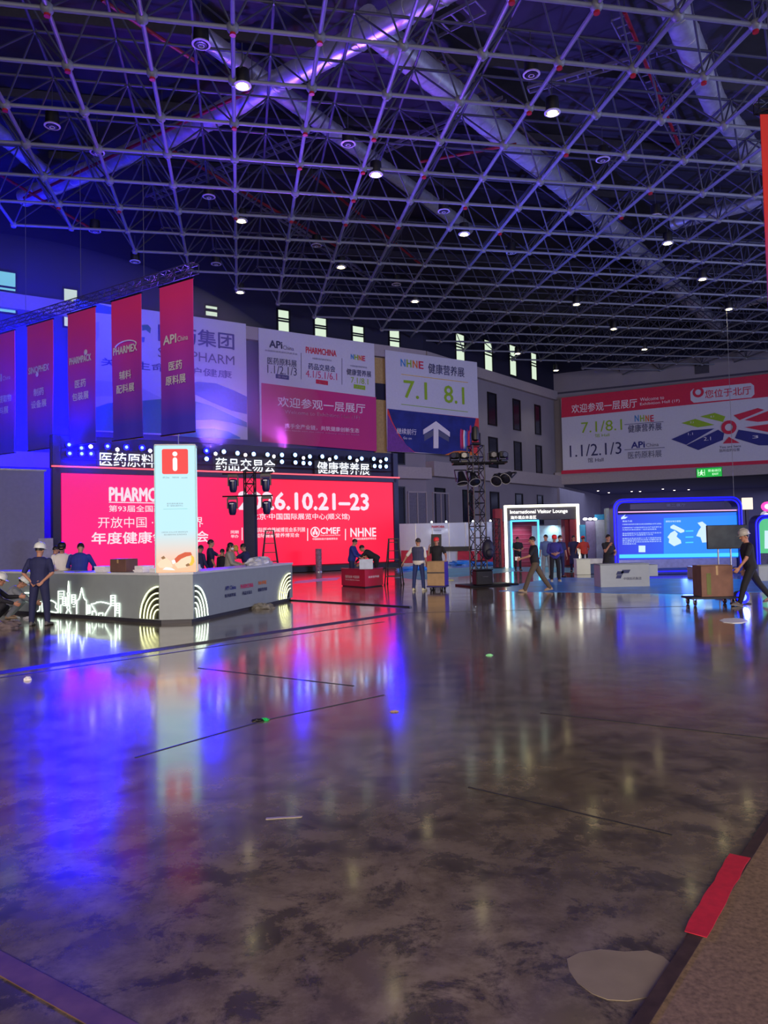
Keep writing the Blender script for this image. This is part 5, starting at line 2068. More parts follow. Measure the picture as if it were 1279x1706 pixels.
M_lamw = mat('white_laminate', (226, 238, 232), .4, var=.02)
M_lamg = mat('grey_laminate', (168, 178, 180), .45, var=.03)
t, w, h, dep = cube_counter('small bright white counter left of the grey logo counter', 963, 986, 957.5, 931, .9, -.12, M_lamw)
MB().bbox((w / 2 + .32, .05, h * .82), (.62, .5, h * .34), .01).build('side_display', mat('white_side_board', (205, 212, 220), .5), t)
MB().bbox((w / 2 + .32, .1, h * .32), (.6, .4, h * .62), .01).build('side_cabinet', mat('blue_side_board', (30, 70, 130), .5), t)
for k in range(2):
    MB().lathe([(.03, 0), (.035, .02), (.035, .13), (.015, .17), (.015, .2)], (-.05 + k * .18, -.1, h), 10).build('bottle', mat('clear_bottle', (190, 200, 210), .15), t)
    bo = t.children[-1]
    bo.parent = None
    bo.location = (t.location.x - .05 * (k == 9), t.location.y, t.location.z)
    tag(bo, 'small clear bottle on the bright white counter, %s one' % ('left', 'right')[k], 'bottle', 'bottles on the bright white counter')
t, w, h, dep = cube_counter('wide grey counter with a dark arrow logo before the blue screen', 999, 1085, 978, 939, .75, .0, M_lamg)
lm = MB()
for x, z, s in ((-.16, .60, .13), (.02, .66, .16), (-.20, .44, .10)):
    zz = h * z
    lm.prism([(x - s, zz - .05), (x + s * .6, zz - .05), (x + s, zz + .06), (x - s * .6, zz + .06)], -dep / 2 - .012, -dep / 2 - .002)
lm.build('counter_logo', mat('navy_logo_ink', (30, 44, 96), .5), t, smooth=False)
text(t, '中国医药集团', P_greyink, -.05, .52, h * .36, .09, -dep / 2 - .006, .004)
MB().bbox((w / 2 + .2, .2, h * .66), (.38, .5, h * .5), .01).build('side_shelf', M_lamg, t)
t, w, h, dep = cube_counter('pale box counter half hidden behind the brown carton', 1153, 1171, 963, 944, .5, .0, mat('warm_grey_laminate', (170, 160, 156), .5))
t, w, h, dep = cube_counter('grey counter cut by the right edge of the picture', 1262, 1310, 968, 941, .6, .0, M_lamg)

# ------------------------------------------------------------------ blue screen arches
def screen_arch(label, px0, px1, y_top, base_y, depth, second=False):
    af = Fr((px0 + px1) / 2, depth, 0.0)
    W_, zt = af.uv(px1, 900)[0] - af.uv(px0, 900)[0], af.uv((px0 + px1) / 2, y_top)[1]
    af.o = af.world((af.uv(px0, 900)[0] + af.uv(px1, 900)[0]) / 2, 0)
    t = thing('screen_arch', label, 'LED screen', af.o, 0)
    E_arch = emit('blue_arch_neon', (0, 4, 255), 1.5)
    M_arch = mat('deep_blue_frame', (8, 8, 120), .3)
    R = .42

    def outline(off):
        w, z, r = W_ / 2 - off, zt - off, R - off * .6
        pts = [(-w, .12)]
        pts += [(-w + r - r * cos(pi / 2 * k / 6), z - r + r * sin(pi / 2 * k / 6)) for k in range(7)]
        pts += [(w - r + r * sin(pi / 2 * k / 6), z - r + r * cos(pi / 2 * k / 6)) for k in range(7)]
        pts += [(w, .12)]
        return pts
    o1, o2 = outline(0), outline(.17)
    n = len(o1)
    vs, fs = [], []
    for y in (-.12, .45):
        vs += [(p[0], y, p[1]) for p in o1] + [(p[0], y, p[1]) for p in o2]
    for k in range(n - 1):
        fs += [(k, k + 1, n + k + 1, n + k), (2 * n + k + 1, 2 * n + k, 3 * n + k, 3 * n + k + 1), (k + 1, k, 2 * n + k, 2 * n + k + 1), (n + k, n + k + 1, 3 * n + k + 1, 3 * n + k)]
    fs += [(0, n, 3 * n, 2 * n), (n - 1, 3 * n - 1, 4 * n - 1, 2 * n - 1)]
    MB().add(vs, fs).build('arch_frame', M_arch, t)
    MB().tube([(p[0], -.13, p[1]) for p in outline(.04)], .035, 8).build('neon_outline', E_arch, t)
    MB().tube([(p[0], -.13, p[1]) for p in outline(.15)], .03, 8).build('neon_outline', E_arch, t)
    return t, af, W_, zt


t, af, W_, zt = screen_arch('large blue LED screen arch with map and text', 1021, 1236, 829, 955, 31.5)
E_scr = emit('blue_screen_picture', (4, 30, 214), 1.0, (0, -W_ / 2, W_ / 2, (16, 120, 250)))
a, b = af.uv(1030, 933), af.uv(1232, 853)
MB().bbox(((a[0] + b[0]) / 2, .1, (a[1] + b[1]) / 2), (b[0] - a[0], .08, b[1] - a[1]), .01).build('led_panel', E_scr, t)
E_lt = emit('light_blue_screen_field', (12, 132, 250), 1.0)
E_w = emit('white_screen_print', (196, 226, 250), 1.0)
E_cy = emit('cyan_screen_band', (60, 200, 255), 1.1)
af.poly(t, 'screen_window', [(1106, 863), (1230, 858), (1230, 921), (1106, 923)], E_lt, .05)
af.poly(t, 'screen_band', [(1032, 924), (1230, 921), (1230, 927), (1032, 930)], E_cy, .04)
af.poly(t, 'pink_edge_line', [(1030, 852.5), (1232, 849), (1232, 850.5), (1030, 854)], emit('pink_screen_edge', (255, 170, 225), 1.5), .04)
af.poly(t, 'header_board', [(1050, 840), (1207, 834), (1207, 846), (1050, 849)], mat('navy_screen_header', (20, 24, 92), .4), .06)
af.text(t, '第二展厅', 1110, 842, 1142, 841, 5, mat('dim_header_ink', (90, 100, 160), .5), .004, .03)
lines = [(1037, 1053, 868.5, 3.0), (1037, 1102, 874, 2.2), (1037, 1102, 879.5, 2.2), (1037, 1094, 883, 2.2), (1037, 1102, 889, 2.2), (1037, 1088, 892, 2.2), (1037, 1102, 897.5, 2.2), (1037, 1102, 900.5, 2.2), (1037, 1102, 903.5, 2.2), (1037, 1060, 906.5, 2.2)]
txt = ['展会介绍', '中国国际医药原料药展览会是全国规模最大的专业展会', '汇聚制药全产业链的优质企业与产品资源平台', '为海内外观众提供一站式采购服务', '展会同期举办多场高端论坛与行业会议', '覆盖研发生产流通等各个环节', '参展企业来自全球三十多个国家和地区', '展示最新原料药中间体与辅料技术', '欢迎各界专业观众莅临现场参观交流', '共创健康未来']
for (x0, x1, y, hp), s in zip(lines, txt):
    af.text(t, s, x0, y, x1, y - (x1 - x0) * .03, hp, E_w, 0, .04)
af.text(t, '展馆分布示意图', 1109, 869, 1134, 868, 3, E_w, .004, .03)
for pts in ([(1035, 862), (1042, 857), (1040, 861), (1046, 861), (1042, 864), (1035, 865)],):
    af.poly(t, 'screen_logo', pts, E_w, .04)
af.poly(t, 'map_shape', [(1117, 877), (1122, 874), (1140, 883), (1140, 886), (1134, 888), (1125, 883), (1117, 880)], E_w, .03)
af.poly(t, 'map_shape', [(1112, 895), (1117, 888), (1124, 884), (1129, 889), (1127, 894), (1134, 900), (1135, 905), (1123, 910), (1114, 904), (1115, 898)], E_w, .03)
af.poly(t, 'map_shape', [(1162, 871), (1170, 869), (1176, 874), (1182, 880), (1182, 903), (1170, 904), (1167, 895), (1160, 893), (1164, 884), (1168, 878)], E_w, .03)
af.poly(t, 'screen_badge', [(1064, 909), (1075, 909), (1075, 920), (1064, 920)], E_w, .03)
for y in (884, 894, 903):
    af.poly(t, 'map_caption', [(1142, y), (1155, y - .4), (1155, y + 1.4), (1142, y + 1.8)], E_cy, .03)
MB().bbox((0, .1, .12), (W_ + .1, .9, .24), .02).build('plinth', mat('blue_lit_plinth', (30, 50, 150), .3), t)
MB().bbox((0, -.36, .13), (W_ * .78, .03, .05), .01).build('plinth_neon', emit('blue_arch_neon', (0, 4, 255), 1.5), t)
MB().bbox((0, .16, .55), (W_ - .4, .06, .62), .01).build('lower_panel', mat('silver_blue_panel', (120, 130, 190), .3, .3), t)
w_ = af.world(0, zt - .4, 1.2)
spot_light('screen_glow_wash', af.world(0, .6, 1.4), af.world(0, 0, 5), 120, (.1, .2, 1), 120, .8, .4, t)
t, af2, W2, zt2 = screen_arch('second blue screen arch cut off at the right edge', 1256, 1420, 856, 955, 32.5)
MB().bbox((0, .1, 1.5), (W2 - .4, .08, 1.5), .01).build('led_panel', emit('green_screen_picture', (60, 190, 110), .9, (0, -W2 / 2, W2 / 2, (160, 210, 220))), t)
af2.poly(t, 'white_card', [(1274, 884), (1290, 884), (1290, 914), (1274, 914)], E_w, .03)
MB().bbox((0, .1, .12), (W2 + .1, .9, .24), .02).build('plinth', mat('blue_lit_plinth', (30, 50, 150), .3), t)

# lit panels and pink round signs far behind the arches
for k, (x0, x1, y0, y1, rgb, lab, g_) in enumerate(((1236, 1253, 829, 849, (250, 232, 214), 'pale lit display panel behind the arch top corner', 1.0),)):
    ff = Fr((x0 + x1) / 2, 50, 0)
    a, b = ff.uv(x0, y1), ff.uv(x1, y0)
    t = thing('lit_display', lab, 'display', ff.world((a[0] + b[0]) / 2, 0), 0)
    w, zc, h = b[0] - a[0], (a[1] + b[1]) / 2, b[1] - a[1]
    MB().bbox((0, 0, zc), (w, .1, h), .02).build('lit_face', emit('pale_display_glow', rgb, g_), t)
    MB().bbox((0, .1, (zc + h / 2) / 2), (.2, .12, zc + h / 2), .01).build('support_post', M_blackmetal, t)
    MB().bbox((0, .1, .03), (.9, .6, .06), .01).build('foot', M_blackmetal, t)
ff = Fr(1276, 48, 0)
for k, (x, y, rgb) in enumerate(((1278, 844, (255, 60, 160)), (1278, 859, (190, 190, 220)))):
    a = ff.uv(x, y)
    t = thing('round_sign', ('glowing pink round sign at the right edge' if k == 0 else 'pale round sign under the pink one at the right edge'), 'sign', ff.world(a[0], a[1] - .35, -.1 * k), 0)
    MB().ball((0, 0, .35), (.42, .08, .32), 14).build('sign_face', emit('round_sign_glow_%d' % k, rgb, 1.6 if k == 0 else .7), t)
    MB().ball((0, -.05, .35), (.24, .08, .18), 12).build('sign_core', emit('white_sign_core', (250, 220, 240), 1.2), t)
    MB().cyl((0, .06, .3 - (a[1] - .35) * (1 if k else 1)), (0, .06, .2), .04, n=8).build('sign_pole', M_blackmetal, t)

# ------------------------------------------------------------------ brown carton on the flat trolley, TV, par light
p = ground(1192, 1009)
CT = Vector((p.x, p.y + .3, 0))
dolly('flat trolley with grey casters carrying the brown carton, at right', CT, 0.0, 1.12, .62, .20, .065, mat('dark_trolley_board', (44, 44, 52), .6))
cb = carton('big brown carton on the flat trolley pushed by the man at right', (CT.x + .08, CT.y, .20), .0, (.74, .5, .72), mat('reddish_cardboard', (126, 92, 80), .8, var=.12))
MB().box((-.2, -.253, .3), (.10, .006, .5)).build('printed_mark', mat('green_box_mark', (100, 110, 60), .7), cb)
TV = at_depth(1209, 899, 19.6)
tv = thing('tv_on_stand', 'black flat television on a two pole stand behind the carton', 'television', (TV.x, TV.y, 0), 0.0)
tvf = Fr(0, 10, 0)
tvf.o = Vector((TV.x, TV.y, 0))
a, b = tvf.uv(1177.5, 915), tvf.uv(1242, 874)
cxx, czz = (a[0] + b[0]) / 2, (a[1] + b[1]) / 2
MB().bbox((cxx, 0, czz), (b[0] - a[0], .06, b[1] - a[1]), .01).build('tv_case', M_black, tv)
MB().box((cxx, -.032, czz + .01), (b[0] - a[0] - .03, .006, b[1] - a[1] - .05)).build('tv_screen', mat('glossy_dark_screen', (58, 66, 66), .12, var=.5, scale=2.2), tv)
for x in (1198, 1219):
    u = tvf.uv(x, 930)[0]
    MB().cyl((u, .06, .1), (u, .06, czz), .022, n=8).build('stand_pole', M_alu, tv)
    MB().box((u, .0, .06), (.06, .6, .05)).build('stand_foot', M_blackmetal, tv)
    for s in (-1, 1):
        MB().cyl((u - .02, s * .26, .035), (u + .02, s * .26, .035), .035, n=10).build('caster', M_black, tv)
MB().box((cxx, .07, .75), (b[0] - a[0] - .3, .04, .04)).build('stand_shelf', M_blackmetal, tv)
p = ground(1244, 1008)
pr = thing('par_light', 'bright blue par light on floor behind the walking trolley man', 'stage light', (p.x, p.y + .2, 0), .05)
MB().lathe([(.05, .22), (.13, .2), (.15, .02), (.15, 0), (.12, 0)], (0, .02, .17), 16, 0, Matrix.Rotation(-pi / 2, 3, 'X')).build('lamp_can', M_lampbody, pr)
MB().ball((0, 0, .17), (.11, .04, .11), 14).build('lens', emit('blue_par_core', (130, 160, 255), 2), pr)
MB().lathe([(.09, 0), (.15, 0), (.15, .03), (.09, .03)], (0, 0, .17), 18, 0, Matrix.Rotation(pi / 2, 3, 'X'), True).build('led_ring', emit('blue_par_ring', (0, 4, 255), 14), pr)
MB().box((0, .1, .012), (.36, .3, .024)).build('floor_stand', M_lampbody, pr)
spot_light('par_light_beam', (p.x, p.y + .1, .2), (p.x, p.y - 3, .0), 60, (.05, .08, 1), 110, .7, .1, pr)

# ------------------------------------------------------------------ things on the floor
def sheet(name, label, cat, pts, mt, th=.006, z=0.0, jag=0.0, seed=1):
    r = random.Random(seed)
    q = []
    for i in range(len(pts)):
        a, b = ground(*pts[i]), ground(*pts[(i + 1) % len(pts)])
        for k in range(6):
            v = a + (b - a) * (k / 6)
            q.append((v.x + r.uniform(-jag, jag), v.y + r.uniform(-jag, jag)))
    return tag(MB().slab(q, z, z + th).build(name, mt, smooth=False), label, cat)


M_film = mat('blue_protective_film', (44, 132, 244), .3, var=.3, scale=1.2, bump=.5)
M_film2 = mat('teal_protective_film', (56, 160, 200), .35, var=.3, scale=1.0, bump=.4)
sheet('floor_film', 'blue protective film spread on floor before the screen arch', 'floor covering', [(836, 985), (1150, 990), (1300, 985), (1300, 966), (1060, 964), (930, 962), (850, 975)], M_film, .006, 0, .12, 1)
sheet('floor_film', 'teal protective film on floor between truss tower and lounge gate', 'floor covering', [(655, 962), (700, 966), (860, 952), (960, 954), (960, 946), (800, 944), (690, 950)], M_film2, .005, 0, .2, 2)
sheet('floor_film', 'narrow blue film strip on floor left of the red desk', 'floor covering', [(489, 972), (560, 966), (566, 962), (530, 964), (489, 969)], M_film, .006, 0, .08, 3)
for k, (x, y, lab, sz) in enumerate(((770, 941, 'crumpled blue film heap at the foot of the white booth, left', (.9, .45, .26)), (808, 942, 'crumpled blue film heap at the foot of the white booth, right', (.8, .4, .2)), (690, 950, 'crumpled blue film heap behind the man in the vest', (.9, .4, .2)))):
    p = ground(x, y)
    crumple('film_heap', lab, 'plastic', (p.x, p.y, .006), sz, M_film, 20 + k)
sheet('floor_oval', 'bright white oval patch on floor in front of the trolley', 'sheet', [(1198, 1034), (1206, 1031), (1222, 1030), (1238, 1031.5), (1246, 1035), (1236, 1038), (1220, 1038.5), (1205, 1037)], mat('bright_white_oval', (246, 248, 250), .5, var=.01), .008)  # flat white oval on the floor
o = bpy.data.objects['floor_oval']
sheet('paper_strip', 'thin pale strip lying on the bare floor in the middle', 'strip', [(443, 1365.5), (503, 1361.5), (503, 1359.5), (443, 1363)], mat('pale_strip', (150, 140, 126), .6), .004, 0, .003, 4)
p = ground(440, 1200)
crumple('litter_scrap', 'tiny bright green scrap lying on the floor', 'litter', (p.x, p.y, 0), (.05, .03, .02), mat('green_scrap', (20, 180, 90), .4), 31)
p = ground(430, 1201)
crumple('litter_scrap', 'tiny dark scrap beside the green scrap on floor', 'litter', (p.x, p.y, 0), (.06, .03, .02), M_black, 32)
p = ground(815, 1092)
crumple('litter_scrap', 'tiny pale green scrap on floor in the middle distance', 'litter', (p.x, p.y, 0), (.05, .03, .02), mat('pale_green_scrap', (140, 220, 160), .4), 33)
p = ground(46, 1133)
crumple('litter_scrap', 'small white crumpled scrap on floor at the left below the counter', 'litter', (p.x, p.y, 0), (.045, .035, .04), M_paper, 34)
p = ground(657, 1186)
crumple('litter_scrap', 'tiny tan scrap on the floor near the centre', 'litter', (p.x, p.y, 0), (.04, .02, .015), M_carton2, 35)
p = ground(750, 967)
crumple('litter_scrap', 'small pale yellow scrap on floor right of the tan carton', 'litter', (p.x, p.y, 0), (.14, .06, .03), mat('pale_yellow_scrap', (220, 220, 140), .5), 36)

# ------------------------------------------------------------------ people
def D(fwd, out, s):
    f, o = radians(fwd), radians(out)
    return Vector((s * sin(o), sin(f) * cos(o), -cos(f) * cos(o)))


def loft(mb, secs, n=16):
    """closed skin through ellipses (centre, x axis, y axis, rx, ry)"""
    vs, fs = [], []
    for c, ex, ey, rx, ry in secs:
        vs += [c + ex * (rx * cos(2 * pi * k / n)) + ey * (ry * sin(2 * pi * k / n)) for k in range(n)]
    for i in range(len(secs) - 1):
        for k in range(n):
            k2 = (k + 1) % n
            fs.append((i * n + k, i * n + k2, i * n + n + k2, i * n + n + k))
    fs += [tuple(range(n - 1, -1, -1)), tuple(range((len(secs) - 1) * n, len(secs) * n))]
    return mb.add(vs, fs)


def cap_(mb, a, b, r0, r1):
    mb.cyl(a, b, r0, r1, n=12)
    mb.ball(a, r0 * .995, 12)
    mb.ball(b, r1 * .995, 12)
    return mb


def remesh(mb, vox, name, mt, parent, smooth=4):
    me = bpy.data.meshes.new(name)
    me.from_pydata(mb.v, [], mb.f)
    o = bpy.data.objects.new(name, me)
    COL.objects.link(o)
    md = o.modifiers.new('fuse', 'REMESH')
    md.mode = 'VOXEL'
    md.voxel_size = vox
    sm = o.modifiers.new('relax', 'SMOOTH')
    sm.factor = .5
    sm.iterations = smooth
    dg = bpy.context.evaluated_depsgraph_get()
    m2 = bpy.data.meshes.new_from_object(o.evaluated_get(dg))
    o.modifiers.clear()
    o.data = m2
    bpy.data.meshes.remove(me)
    m2.name = name
    m2.materials.clear()
    m2.materials.append(mt)
    m2.polygons.foreach_set('use_smooth', [True] * len(m2.polygons))
    o.parent = parent
    return o


M_skin = mat('tan_skin', (176, 126, 104), .55, var=.04)
M_hair = mat('black_hair', (22, 18, 20), .5, var=.2, scale=40)
M_eye = mat('dark_eye', (20, 14, 14), .3)
M_lip = mat('lip_skin', (140, 76, 70), .5)


def person(label, at, heading, pose, wear, scale=1.0, vox=.009):
    """local frame: the figure faces +y, its right hand is at +x"""
    lean = radians(pose.get('lean', 2))
    tw = radians(pose.get('twist', 0))
    legs = pose.get('legs', ((2, 4, 2), (-2, 4, 2)))       # right, left: thigh forward, out, knee bend
    arms = pose.get('arms', ((4, 10, 12, 4), (4, 10, 12, 4)))
    P = Vector((0, 0, .94))
    sd = Vector((0, sin(lean), cos(lean)))
    sx = Vector((cos(tw), sin(tw), 0))
    px_ = Vector((1, 0, 0))
    sy = sd.cross(px_) * -1
    # legs
    hips, knees, ankles, shind = [], [], [], []
    for i, s in enumerate((1, -1)):
        tf_, to, kb = legs[i]
        h = P + Vector((s * .092, 0, -.03))
        k = h + D(tf_, to, s) * .43
        sh = D(tf_ - kb, to * .4, s)
        a = k + sh * .41
        hips.append(h)
        knees.append(k)
        ankles.append(a)
        shind.append(sh)
    low = min(a.z for a in ankles)
    lift = Vector((0, 0, .085 - low))
    P = P + lift
    hips = [v + lift for v in hips]
    knees = [v + lift for v in knees]
    ankles = [v + lift for v in ankles]
    neck = P + sd * .50
    fat = wear.get('girth', 1.07)

    def torso(e, hem=-.08, top=.52):
        prof = [(-.10, .12, .095), (-.04, .160, .112), (.04, .162, .118), (.14, .150, .112), (.25, .162, .118), (.36, .182, .118), (.425, .176, .102), (.465, .142, .088), (.49, .098, .074), (.509, .070, .064), (.54, .058, .058)]
        out = []
        for t, rx, ry in prof:
            if t < hem or t > top:
                continue
            m = max(0, min(1, t / .45))
            ex = (px_ * (1 - m) + sx * m).normalized()
            ey = sd.cross(ex) * -1
            bend = Vector((0, .02 * sin(m * pi), 0))
            out.append((P + sd * t + bend, ex, ey, (rx + e) * fat, (ry + e) * fat))
        return out
    # head
    hp, hy = radians(pose.get('head', (0, 0))[0]), radians(pose.get('head', (0, 0))[1])
    nd = Vector((0, sin(lean * .6 + hp * .5), cos(lean * .6 + hp * .5)))
    hc = neck + nd * .152 + Vector((0, .015, 0))
    HR = Matrix.Rotation(tw + hy, 3, 'Z') @ Matrix.Rotation(-(lean * .3 + hp), 3, 'X')
    g = lambda x, y, z: hc + HR @ Vector((x, y, z))
    root = thing('person', label, 'person', (at[0], at[1], 0), radians(heading))
    if scale != 1.0:
        root.scale = (scale,) * 3
    b = MB()
    loft(b, torso(0))
    cap_(b, neck - sd * .03, hc - HR @ Vector((0, .01, .05)), .056, .052)
    b.ball(hc + HR @ Vector((0, -.006, .018)), (.076, .094, .100), 18, 0, HR)
    b.ball(g(0, .020, -.048), (.058, .066, .066), 14, 0, HR)
    b.ball(g(0, .066, -.092), (.026, .022, .022), 10, 0, HR)
    b.cyl(g(0, .082, .012), g(0, .108, -.026), .009, .016, 8)
    b.ball(g(0, .104, -.026), (.017, .014, .012), 8, 0, HR)
    b.ball(g(0, .084, .030), (.05, .014, .012), 10, 0, HR)
    for s in (1, -1):
        b.ball(g(s * .079, -.006, -.012), (.011, .020, .032), 8, 0, HR)
    shs, els, wrs, hands = [], [], [], []
    for i, s in enumerate((1, -1)):
        ua, uo, fa, fo = arms[i]
        RZ = Matrix.Rotation(tw, 3, 'Z')
        sh = P + sd * .425 + sx * (s * .178 * fat) + Vector((0, .0, 0))
        el = sh + (RZ @ D(ua, uo, s)) * .29
        fd = (RZ @ D(fa, fo, s)).normalized()
        wr = el + fd * .245
        shs.append(sh)
        els.append(el)
        wrs.append(wr)
        cap_(b, sh, el, .050, .040)
        cap_(b, el, wr, .039, .027)
        # hand: palm, four bent fingers, thumb
        nrm = RZ @ Vector(pose.get('palm', ((-1, 0, 0), (1, 0, 0)))[i])
        nrm = (nrm - fd * nrm.dot(fd))
        nrm = nrm.normalized() if nrm.length > .05 else Vector((0, 1, 0))
        w = fd.cross(nrm).normalized()
        if w.y + .3 * w.z < 0:
            w = -w
        Rm = Matrix((w, nrm, fd)).transposed()
        b.ball(wr + fd * .052, (.043, .019, .058), 12, 0, Rm)
        c1, c2 = [radians(x) for x in pose.get('curl', (22, 38))]
        for q, (o, ln) in enumerate(((.034, .062), (.012, .072), (-.011, .068), (-.033, .052))):
            p0 = wr + fd * .092 + w * o
            d1 = fd * cos(c1) + nrm * sin(c1)
            d2 = fd * cos(c1 + c2) + nrm * sin(c1 + c2)
            p1 = p0 + d1 * ln * .55
            b.cyl(p0 - fd * .02, p1, .0108, .0100, 8)
            b.ball(p1, .0102, 8)
            b.cyl(p1, p1 + d2 * ln * .5, .0100, .0088, 8)
            b.ball(p1 + d2 * ln * .5, .0088, 8)
        t0 = wr + fd * .035 + w * .03
        t1 = t0 + (fd * .55 + w * .75 + nrm * .3).normalized() * .042
        t2 = t1 + (fd * .85 + w * .25 + nrm * .45).normalized() * .034
        b.cyl(t0, t1, .0135, .0115, 8)
        b.ball(t1, .0115, 8)
        b.cyl(t1, t2, .0115, .0095, 8)
        b.ball(t2, .0095, 8)
        hands.append(wr + fd * .09 + nrm * .03)
    for i in range(2):
        cap_(b, hips[i], knees[i], .078, .052)
        cap_(b, knees[i], ankles[i], .052, .036)
        fdir = pose.get('foot', (0, 0))[i]
        fy = Vector((0, cos(radians(fdir)), -sin(radians(fdir))))
        cap_(b, ankles[i], ankles[i] + fy * .12 + Vector((0, 0, -.045)), .036, .028)
    skin = wear.get('skin', M_skin)
    remesh(b, vox, 'body', skin, root, 3)
    # clothes
    e = .016
    top = wear['top']
    sl = wear.get('sleeve', .62)
    c = MB()
    loft(c, torso(e * .9, wear.get('hem', -.10), .515))
    for i in range(2):
        if sl <= 0:
            continue
        q = shs[i] + (els[i] - shs[i]) * min(sl, 1.0)
        cap_(c, shs[i], q, .064, .056 if sl < 1 else .052)
        if sl > 1:
            cap_(c, els[i], els[i] + (wrs[i] - els[i]) * (sl - 1), .052, .041)
    remesh(c, vox * 1.15, wear.get('top_name', 'shirt'), top, root, 5)
    if wear.get('vest'):
        c = MB()
        loft(c, torso(e + .014, -.03, .50))
        for i in range(2):
            cap_(c, shs[i], shs[i] + (els[i] - shs[i]) * .06, .060, .058)
        remesh(c, vox * 1.15, 'vest', wear['vest'], root, 5)
    tl = wear.get('trouser_len', 1.0)
    c = MB()
    loft(c, torso(e * .8, -.2, .13))
    flare = wear.get('flare', 0)
    for i in range(2):
        cap_(c, hips[i], knees[i], .094 * wear.get('leg', 1), .070 * wear.get('leg', 1))
        q = knees[i] + (ankles[i] - knees[i]) * tl
        if tl > .05:
            cap_(c, knees[i], q, .069 * wear.get('leg', 1), .056 + flare)
    if wear.get('skirt'):
        m_ = (knees[0] + knees[1]) / 2
        loft(c, [(P + Vector((0, 0, .05)), px_, Vector((0, 1, 0)), .17, .13), (P * .55 + m_ * .45, px_, Vector((0, 1, 0)), .22, .17), (m_ - Vector((0, 0, .12)), px_, Vector((0, 1, 0)), .23, .18)])
    remesh(c, vox * 1.15, 'skirt' if wear.get('skirt') else 'trousers', wear['legs'], root, 5)
    for i in range(2):
        fdir = pose.get('foot', (0, 0))[i]
        s = MB()
        R = Matrix.Rotation(radians(-fdir), 3, 'X') @ Matrix.Rotation(radians((-8, 8)[i]), 3, 'Z')
        A = ankles[i]
        secs = []
        for y, wx, hz in ((-.075, .022, .030), (-.055, .036, .046), (0, .042, .056), (.06, .046, .044), (.12, .048, .034), (.165, .038, .028), (.185, .018, .016)):
            secs.append((A + R @ Vector((0, y, -.085 + hz)), R @ Vector((1, 0, 0)), R @ Vector((0, 0, 1)), wx, hz))
        loft(s, secs, 14)
        so = MB()
        loft(so, [(A + R @ Vector((0, y, -.077)), R @ Vector((1, 0, 0)), R @ Vector((0, 0, 1)), wx, .009) for y, wx in ((-.082, .026), (-.05, .043), (.06, .050), (.13, .050), (.18, .034), (.194, .014))], 12)
        sh = s.build('shoe', wear['shoes'], root)
        so.build('sole', wear.get('sole', M_black), sh)
    # hair and headgear
    hat = wear.get('hat')
    h = MB()
    if wear.get('hair', 'short') == 'long':
        h.ball(g(0, -.02, .035), (.089, .100, .098), 16, 0, HR)
        h.ball(g(0, -.065, -.08), (.078, .05, .13), 14, 0, HR)
        h.build('hair', wear.get('hair_mat', M_hair), root)
    elif wear.get('hair') != 'none':
        # a cap of hair: ellipsoid cut below the hairline
        n, rows = 18, 9
        vs, fs = [], []
        for k in range(rows + 1):
            th = pi * .62 * k / rows
            for i in range(n):
                a_ = 2 * pi * i / n
                front = max(0, sin(a_))
                t2 = th * (1 - .38 * front)
                vs.append(g(.084 * sin(t2) * cos(a_), -.010 + .103 * sin(t2) * sin(a_), .020 + .108 * cos(t2)))
        for k in range(rows):
            for i in range(n):
                j = (i + 1) % n
                fs.append((k * n + i, k * n + n + i, k * n + n + j, k * n + j))
        h.add(vs, fs)
        h.build('hair', wear.get('hair_mat', M_hair), root)
    if hat == 'helmet':
        hb = MB()
        hb.lathe([(.116, -.004), (.121, .004), (.118, .05), (.104, .094), (.07, .124), (.03, .136), (.0, .138)], g(0, -.008, .040), 24, 0, HR)
        hat_o = hb.build('hard_hat', wear['hat_mat'], root)
        br_ = MB()
        n = 24
        vs = []
        for k in range(n):
            a_ = 2 * pi * k / n
            ext = .135 + (.035 * max(0, sin(a_)) ** 2)
            for z, r_ in ((-.006, .108), (.004, .108), (.0, ext), (-.008, ext)):
                vs.append(g(r_ * cos(a_) * .94, -.008 + r_ * sin(a_) * 1.02, .040 + z))
        fs = []
        for k in range(n):
            j = (k + 1) % n
            for q in range(4):
                q2 = (q + 1) % 4
                fs.append((k * 4 + q, j * 4 + q, j * 4 + q2, k * 4 + q2))
        br_.add(vs, fs).build('brim', wear['hat_mat'], hat_o)
        rg = MB().tube([g(0, -.008 + .112 * cos(t), .044 + .138 * sin(t)) for t in [pi * q / 10 for q in range(1, 10)]], .010, 6)
        rg.build('crown_ridge', wear['hat_mat'], hat_o)
    elif hat == 'cap':
        hb = MB().lathe([(.092, -.006), (.096, .01), (.094, .05), (.078, .085), (.045, .104), (.0, .110)], g(0, -.006, .034), 20, 0, HR)
        hat_o = hb.build('cap', wear['hat_mat'], root)
        v = MB()
        n = 10
        up = [g(.078 * cos(pi * k / n), .055 + .105 * sin(pi * k / n) * (1 if 0 < k < n else .4), .036 - .012 * sin(pi * k / n)) for k in range(n + 1)]
        dn = [p - HR @ Vector((0, 0, .006)) for p in up]
        m_ = len(up)
        v.add(up + dn, [tuple(range(m_)), tuple(range(2 * m_ - 1, m_ - 1, -1))] + [(i, i + m_, (i + 1) % m_ + m_, (i + 1) % m_) for i in range(m_)])
        v.build('visor', wear['hat_mat'], hat_o)
    if wear.get('face', True):
        for s in (1, -1):
            MB().ball(g(s * .030, .087, .008), (.013, .006, .0065), 8, 0, HR).build('eye', M_eye, root)
            MB().ball(g(s * .031, .090, .029), (.018, .005, .004), 8, 0, HR).build('eyebrow', M_hair, root)
        if not wear.get('mask'):
            MB().ball(g(0, .086, -.058), (.024, .007, .008), 8, 0, HR).build('mouth', M_lip, root)
